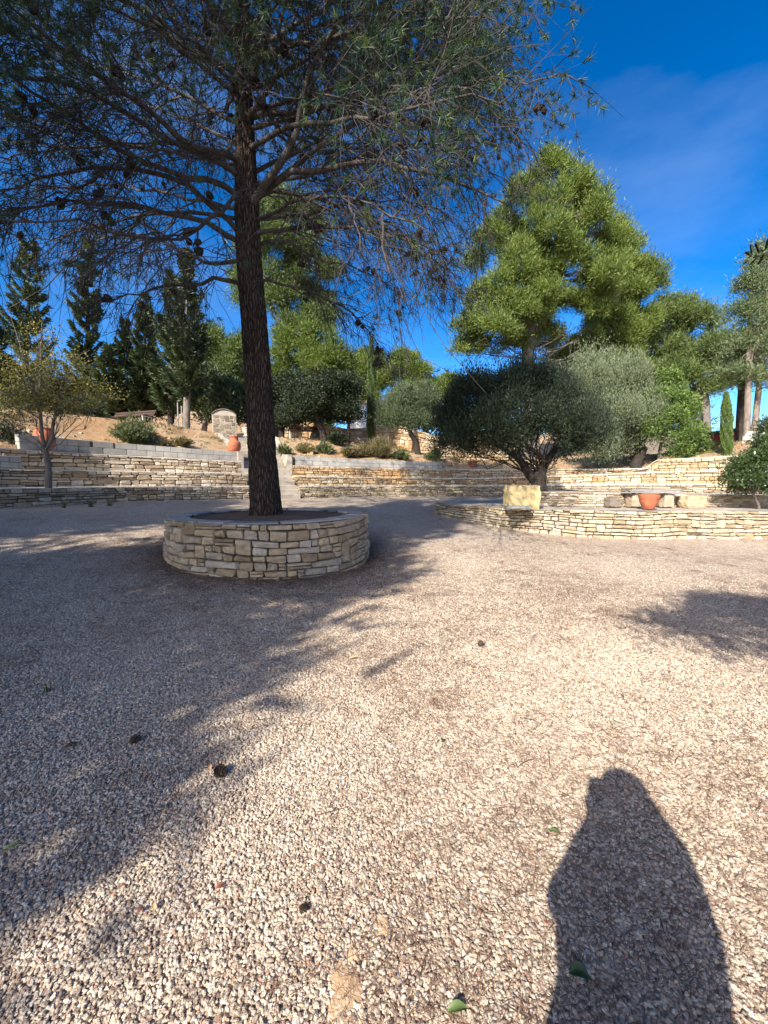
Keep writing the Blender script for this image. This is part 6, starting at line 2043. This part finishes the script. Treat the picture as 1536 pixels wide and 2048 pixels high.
M['leaf_green'] = leaf_mat('leaf_green', [(0, (.10, .145, .045)), (1, (.10, .145, .045))], .2, .45)
M['leaf_dark'] = leaf_mat('leaf_dark', [(0, (.035, .07, .022)), (1, (.035, .07, .022))], .15, .45)
M['leaf_lime'] = leaf_mat('leaf_lime', [(0, (.28, .32, .08)), (1, (.28, .32, .08))], .3, .5)
M['leaf_red'] = leaf_mat('leaf_red', [(0, (.19, .07, .05)), (1, (.19, .07, .05))], .1, .5)
M['leaf_orange'] = leaf_mat('leaf_orange', [(0, (.60, .33, .16)), (1, (.60, .33, .16))], .1, .6)
M['leaf_brown'] = leaf_mat('leaf_brown', [(0, (.11, .055, .035)), (1, (.11, .055, .035))], .1, .6)
fallen_leaf(1108, 1672, .045, .022, -.4, 'green', 'small green leaf lying just left of the shadow\'s shoulder')
fallen_leaf(1160, 1966, .062, .040, -.3, 'dark', 'curled dark green leaf inside the photographer\'s shadow, pale edge turned up', .5)
fallen_leaf(886, 1487, .032, .022, 1.2, 'dark', 'small round green leaf on the gravel at the picture\'s middle')
fallen_leaf(24, 1702, .055, .022, .7, 'lime', 'bright lime-green leaf on the gravel at the left picture edge')
fallen_leaf(440, 1783, .030, .022, .5, 'red', 'small dark red leaf on the gravel, lower left')
fallen_leaf(282, 1831, .026, .018, 1.1, 'red', 'reddish-brown curled leaf just left of and below the dark red one')
fallen_leaf(708, 1320, .085, .032, .2, 'orange', 'pale orange dry leaf beyond the middle of the court')
fallen_leaf(308, 1822, .030, .014, 2.2, 'orange', 'tan dry leaf scrap beside the reddish-brown curled leaf')
fallen_leaf(915, 2033, .060, .026, .1, 'green', 'half-dry green leaf at the bottom edge left of the shadow', .4)
fallen_leaf(143, 1497, .07, .035, .9, 'brown', 'dark brown dead leaf in the shaded gravel on the left')
fallen_leaf(420, 1541, .04, .02, 2.0, 'orange', 'tan scrap of leaf touching the fallen pine cone')

# fallen cones
def cone_big(label, px, py, s, rot):
    p = ground_pt(px, py)
    g = Geo(); rr = np.random.default_rng(int(px))
    zz = np.linspace(0, .076, 12); g.lathe([(.012 * math.sin(math.pi * min(1, z_ / .08 + .08)) + .002, z_) for z_ in zz], (0, 0, 0), 10)
    nS = 64
    for k in range(nS):
        f = (k + .5) / nS; a_ = k * 2.399; z_ = .006 + .064 * f
        R_ = .012 + .020 * math.sin(math.pi * (f * .82 + .16)) * rr.uniform(.8, 1.15)
        d = np.array((math.cos(a_), math.sin(a_), 0)); w = np.array((-math.sin(a_), math.cos(a_), 0))
        o1 = d * .008 + np.array((0, 0, z_)); tip = d * R_ + np.array((0, 0, z_ + .010 - .006 * f))
        hw = .0075 * (1 - .35 * f)
        g.add(np.array([o1 - w * .003, o1 + w * .003, tip * .92 + o1 * .08 + w * hw, tip + np.array((0, 0, .002)), tip * .92 + o1 * .08 - w * hw, tip * .8 + o1 * .2 - np.array((0, 0, .004))]),
              [(0, 1, 5), (1, 2, 5), (2, 3, 5), (3, 4, 5), (4, 0, 5), (0, 4, 3), (0, 3, 1), (1, 3, 2)], None, .5)
    Vv = np.concatenate(g.V) * s
    me = np_mesh('fallen_cone', Vv, np.concatenate(g.T), np.concatenate(g.Q), None, None, M['cone_fallen'])
    o = link('fallen_cone', me, None, p + np.array((0, 0, .028 * s + .004)))
    o.rotation_euler = (math.radians(88), 0, rot)
    tag(o, label, 'pine cone')


cone_big('open dark pine cone lying on the gravel left of centre', 436, 1545, 1.0, .7)
cone_big('small dark pine cone half in shade, left of the open one', 258, 1490, .8, 2.0)
cone_big('dark pine cone lying near the bottom, right of the dark red leaf', 598, 1822, .45, 1.2)
cone_big('little pine cone lying in the soft shade edge right of the planter', 958, 1296, .9, 2.5)

for (px, py, rx_, ry_, sd, lab) in ((690, 1992, .050, .085, 1, 'larger patch of bare tan earth in the gravel at the bottom edge'), (768, 1852, .028, .032, 2, 'small round patch of bare tan earth above the larger one'),
                              (706, 1905, .016, .034, 3, 'narrow sliver of bare tan earth between the two other bare patches')):
    p0 = ground_pt(px, py); rr = np.random.default_rng(sd)
    th = np.linspace(0, 2 * math.pi, 28, endpoint=False)
    w_ = 1 + .18 * np.sin(th * 3 + sd) + .10 * np.sin(th * 7 + sd * 2) + rr.normal(0, .05, 28)
    rows = [np.zeros((28, 3)) + np.array((0, 0, .010))] + [np.stack([np.cos(th) * rx_ * w_ * f, np.sin(th) * ry_ * w_ * f, h_ + rr.normal(0, .0012, 28)], 1) for f, h_ in ((.35, .011), (.7, .010), (.92, .008), (1.12, -.002))]
    Vv = np.stack(rows, 0).reshape(-1, 3)
    i, j = np.meshgrid(np.arange(4), np.arange(28), indexing='ij'); j2 = (j + 1) % 28
    o = link('earth_patch', np_mesh('earth_patch', Vv, None, np.stack([i * 28 + j, i * 28 + j2, (i + 1) * 28 + j2, (i + 1) * 28 + j], -1).reshape(-1, 4), mat=M['earth'], smooth=True), None, p0)
    o['kind'] = 'structure'

# weeds growing in the gravel
def weed(label, px, py, h, n, seed, w=.006, mat='dry_grass', spread=.5):
    r = np.random.default_rng(seed)
    p = ground_pt(px, py)
    az = r.uniform(0, 6.28, n); tilt = np.abs(r.normal(0, spread, n))
    D = np.stack([np.cos(az) * np.sin(tilt), np.sin(az) * np.sin(tilt), np.cos(tilt)], 1)
    L_ = h * r.uniform(.5, 1.1, n)
    t = np.linspace(0, 1, 4)[None, :, None]
    P = p + r.normal(0, h * .10, (n, 1, 3)) * np.array((1, 1, 0)) + D[:, None] * L_[:, None, None] * t
    P[:, :, 2] -= (L_[:, None] * .25 * np.sin(tilt)[:, None]) * t[..., 0] ** 2
    Wd = nrm(np.cross(D, UPV)) * w
    wt = np.array([1, .8, .5, .08])[None, :, None]
    Vv = np.stack([P + Wd[:, None] * wt, P - Wd[:, None] * wt], 2)
    base = np.arange(n)[:, None] * 8; k = np.arange(3)[None] * 2
    Q = np.stack([base + k, base + k + 1, base + k + 3, base + k + 2], -1).reshape(-1, 4)
    V2 = Vv.reshape(-1, 3)
    o = link('weed_tuft', np_mesh('weed_tuft', V2 - p, None, Q, None, np.repeat(r.uniform(0, 1, n), 3), M[mat]), None, p)
    tag(o, label, 'weed', 'weeds in the gravel')


weed('dry weed tuft beside the left terrace, left one of the nearer pair', 30, 1050, .20, 40, 1)
weed('dry weed tuft in the gravel, right one of the nearer pair on the left', 148, 1034, .24, 50, 2)
weed('small weed tuft left of the planter, in front of the seat wall', 185, 1040, .12, 26, 3)
weed('low weed tuft at the foot of the left seat wall, leftmost', 128, 1016, .2, 36, 4, mat='shrub')
weed('low weed tuft at the foot of the left seat wall, below the dark stones', 182, 1014, .22, 36, 5, mat='shrub')
weed('low weed tuft at the foot of the left seat wall, nearest the planter', 220, 1012, .2, 30, 6, mat='shrub')
weed('small green sprout on the gravel left of the orange leaf', 475, 1480, .05, 14, 7, w=.002, mat='shrub')
weed('little sprout on the gravel left of the small round green leaf', 780, 1488, .05, 10, 8, w=.002, mat='shrub')
weed('green sprout on the sunlit gravel right of the planter foot', 770, 1185, .05, 16, 9, w=.003, mat='shrub')
weed('small weed in the shaded gravel at the left', 95, 1385, .07, 22, 10, w=.003, mat='shrub')
weed('tiny sprout in the shade left of the planter', 318, 1390, .04, 12, 11, w=.002, mat='shrub')
weed('weed tuft under the left end of the raised bed', 880, 1040, .07, 14, 12, w=.004)

# ================================================================ THE PHOTOGRAPHER (casts the shadow in the picture)
def skin_chain(name, verts, edges, radii, mat, parent, loc, sub=2, root_i=0):
    me = bpy.data.meshes.new(name)
    me.from_pydata([tuple(np.array(v) - np.array(loc)) for v in verts], edges, [])
    o = bpy.data.objects.new(name, me); COL.objects.link(o)
    sk = o.modifiers.new('skin', 'SKIN'); sk.use_smooth_shade = True
    sv = me.skin_vertices[0].data
    for i_, r_ in enumerate(radii):
        sv[i_].radius = (r_, r_) if np.isscalar(r_) else r_
        sv[i_].use_root = (i_ == root_i)
    if sub: 
        ss_ = o.modifiers.new('sub', 'SUBSURF'); ss_.levels = sub; ss_.render_levels = sub
    o.parent = parent; me.materials.append(mat)
    return o


M['skin'] = simple_mat('skin', (.50, .32, .24), (.46, .29, .21), 8, .55, .35, .05)
M['coat'] = simple_mat('coat', (.05, .06, .09), (.04, .045, .07), 30, .9)
M['trousers'] = simple_mat('trousers', (.05, .05, .055), (.04, .04, .045), 40, .9)
M['hair'] = simple_mat('hair', (.06, .035, .02), (.04, .025, .015), 60, .6)
fx, fy = .025, -.235
fz_ = GZ(fx, fy)
per_ = empty('person', (fx, fy, fz_), 'person in a long dark coat holding up a phone, casting the shadow on the gravel', 'person')
o0 = np.array((fx, fy, fz_))
H_ = lambda x, y, z: (fx + x, fy + y, fz_ + z)
vs = [H_(0, 0, .95), H_(0, .0, 1.12), H_(0, -.01, 1.30), H_(0, 0, 1.42), H_(0, .015, 1.50), H_(0, .03, 1.585),
      H_(-.16, 0, 1.36), H_(-.22, .08, 1.12), H_(-.07, .16, 1.31),
      H_(.16, 0, 1.36), H_(.22, .08, 1.12), H_(.07, .16, 1.31),
      H_(-.09, 0, .88), H_(-.10, .01, .48), H_(-.11, -.02, .09), H_(-.12, .12, .04),
      H_(.09, 0, .88), H_(.10, .01, .48), H_(.11, -.02, .09), H_(.12, .12, .04)]
es = [(0, 1), (1, 2), (2, 3), (3, 4), (4, 5), (3, 6), (6, 7), (7, 8), (3, 9), (9, 10), (10, 11), (0, 12), (12, 13), (13, 14), (14, 15), (0, 16), (16, 17), (17, 18), (18, 19)]
rd = [(.15, .11), (.13, .10), (.15, .10), (.09, .07), .052, (.078, .095), .06, .045, .028, .06, .045, .028, .085, .055, .04, .035, .085, .055, .04, .035]
body = skin_chain('body', vs, es, rd, M['skin'], per_, o0)
# hands: palm and five fingers round the phone
for sg, wr in ((-1, (-.07, .16, 1.31)), (1, (.07, .16, 1.31))):
    hv = [H_(*wr)]; he = []; hr = [.024]
    pc = (sg * .050, .185, 1.365)
    hv.append(H_(*pc)); he.append((0, 1)); hr.append((.036, .016))
    for k, (dx, ln) in enumerate(((-.024, .062), (-.008, .070), (.008, .066), (.024, .050))):
        i0 = len(hv)
        hv += [H_(pc[0] + dx * .9, pc[1] + .012, pc[2] + .04), H_(pc[0] + dx, pc[1] + .012, pc[2] + .04 + ln * .5), H_(pc[0] + dx - sg * .012, pc[1] - .002, pc[2] + .04 + ln)]
        he += [(1, i0), (i0, i0 + 1), (i0 + 1, i0 + 2)]; hr += [.009, .0085, .0075]
    i0 = len(hv)
    hv += [H_(pc[0] - sg * .030, pc[1] - .012, pc[2] + .010), H_(pc[0] - sg * .038, pc[1] - .022, pc[2] + .04)]
    he += [(1, i0), (i0, i0 + 1)]; hr += [.011, .009]
    skin_chain('hand', hv, he, hr, M['skin'], per_, o0, 1)
# face
Geo().lathe([(.001, -.016), (.010, -.012), (.012, 0), (.006, .018), (.001, .024)], H_(0, .132, 1.585), 8).build('nose', M['skin'], per_, smooth=True)
for sx in (-1, 1):
    Geo().lathe([(.001, -.011), (.009, -.006), (.011, 0), (.009, .006), (.001, .011)], H_(sx * .031, .112, 1.605), 10).build('eye', M['white_paint'], per_, smooth=True)
    Geo().lathe([(.001, -.03), (.010, -.02), (.013, .0), (.012, .02), (.001, .03)], H_(sx * .082, .02, 1.585), 8).build('ear', M['skin'], per_, smooth=True)
Geo().box(H_(0, .122, 1.545), (.045, .008, .007)).build('mouth', M['leaf_red'], per_)
# hair to the shoulders
Ph = []
th = np.linspace(0, 2 * math.pi, 24, endpoint=False)
prof = [(.005, 1.70), (.06, 1.69), (.095, 1.655), (.105, 1.60), (.105, 1.54), (.10, 1.50), (.09, 1.47), (.07, 1.46)]
rows = []
for q, (rr_, z_) in enumerate(prof):
    back = np.clip(-np.sin(th) * 1.2 + .35, 0, 1) if q > 2 else np.ones(24)
    rx_ = rr_ * (1.0 + .05 * np.sin(th * 7)); ry_ = rr_ * 1.05
    yf = np.sin(th) * ry_
    if q > 2: yf = np.minimum(yf, .035)
    rows.append(np.stack([fx + np.cos(th) * rx_, fy + yf + .01, np.full(24, fz_ + z_)], 1))
Vh = np.stack(rows, 0); kq = len(prof)
i, j = np.meshgrid(np.arange(kq - 1), np.arange(24), indexing='ij'); j2 = (j + 1) % 24
Geo().add(Vh.reshape(-1, 3), None, np.stack([i * 24 + j, i * 24 + j2, (i + 1) * 24 + j2, (i + 1) * 24 + j], -1).reshape(-1, 4)).build('hair', M['hair'], per_, smooth=True)
# coat: sleeves and long body as one skinned shape, trousers and shoes below
cv = [H_(0, 0, .86), H_(0, .0, 1.10), H_(0, -.01, 1.28), H_(0, 0, 1.42), H_(-.155, 0, 1.36), H_(-.22, .08, 1.12), H_(-.09, .145, 1.28), H_(.155, 0, 1.36), H_(.22, .08, 1.12), H_(.09, .145, 1.28)]
ce = [(0, 1), (1, 2), (2, 3), (3, 4), (4, 5), (5, 6), (3, 7), (7, 8), (8, 9)]
cr = [(.19, .14), (.18, .13), (.18, .125), (.115, .10), .085, .068, .045, .085, .068, .045]
skin_chain('coat', cv, ce, cr, M['coat'], per_, o0)
# wide shawl round neck and shoulders
rows = []
for z_, rx_, ry_ in ((1.60, .085, .075), (1.59, .115, .10), (1.53, .145, .11), (1.46, .19, .12), (1.39, .232, .13), (1.29, .255, .135), (1.16, .268, .14), (1.00, .235, .15)):
    yf = np.sin(th) * ry_
    if z_ > 1.5: yf = np.minimum(yf, .05)
    rows.append(np.stack([fx + np.cos(th) * rx_ * (1 + .02 * np.sin(th * 5 + z_ * 9)), fy + yf - .01, np.full(24, fz_ + z_)], 1))
Vk = np.stack(rows, 0)
i, j = np.meshgrid(np.arange(7), np.arange(24), indexing='ij'); j2 = (j + 1) % 24
Geo().add(Vk.reshape(-1, 3), None, np.stack([i * 24 + j, i * 24 + j2, (i + 1) * 24 + j2, (i + 1) * 24 + j], -1).reshape(-1, 4)).build('shawl', M['coat'], per_, smooth=True)
g = Geo()
rows = []
for z_, rx_, ry_ in ((1.01, .232, .15), (.9, .25, .17), (.75, .265, .19), (.55, .28, .21), (.42, .29, .225)):
    rows.append(np.stack([fx + np.cos(th) * rx_ * (1 + .03 * np.sin(th * 6)), fy + np.sin(th) * ry_, np.full(24, fz_ + z_)], 1))
Vk = np.stack(rows, 0)
i, j = np.meshgrid(np.arange(4), np.arange(24), indexing='ij'); j2 = (j + 1) % 24
g.add(Vk.reshape(-1, 3), None, np.stack([i * 24 + j, i * 24 + j2, (i + 1) * 24 + j2, (i + 1) * 24 + j], -1).reshape(-1, 4)).build('coat_skirt', M['coat'], per_, smooth=True)
for sx in (-1, 1):
    tv = [H_(sx * .09, 0, .85), H_(sx * .10, .01, .48), H_(sx * .11, -.02, .12)]
    skin_chain('trouser_leg', tv, [(0, 1), (1, 2)], [.095, .072, .06], M['trousers'], per_, o0, 1)
    sv_ = [H_(sx * .11, -.05, .045), H_(sx * .115, .06, .04), H_(sx * .12, .15, .035)]
    skin_chain('shoe', sv_, [(0, 1), (1, 2)], [(.042, .04), (.045, .035), (.036, .028)], M['hair'], per_, o0, 1)
# the phone, upright just behind the lens
ph = empty('phone', (0.0, -.035, 1.49), 'black phone held upright in both hands of the photographer', 'phone')
Geo().box((0.0, -.022, 1.440), (.074, .009, .15)).build('phone_body', M['black_metal'], ph)
Geo().box((0.0, -.0275, 1.440), (.068, .001, .142)).build('screen', M['black_metal'], ph)
Geo().lathe([(.001, 0), (.008, 0), (.008, .002)], (-.02, -.0155, 1.505), 16).build('lens', M['black_metal'], ph)
print('DONE objects', len(bpy.data.objects))
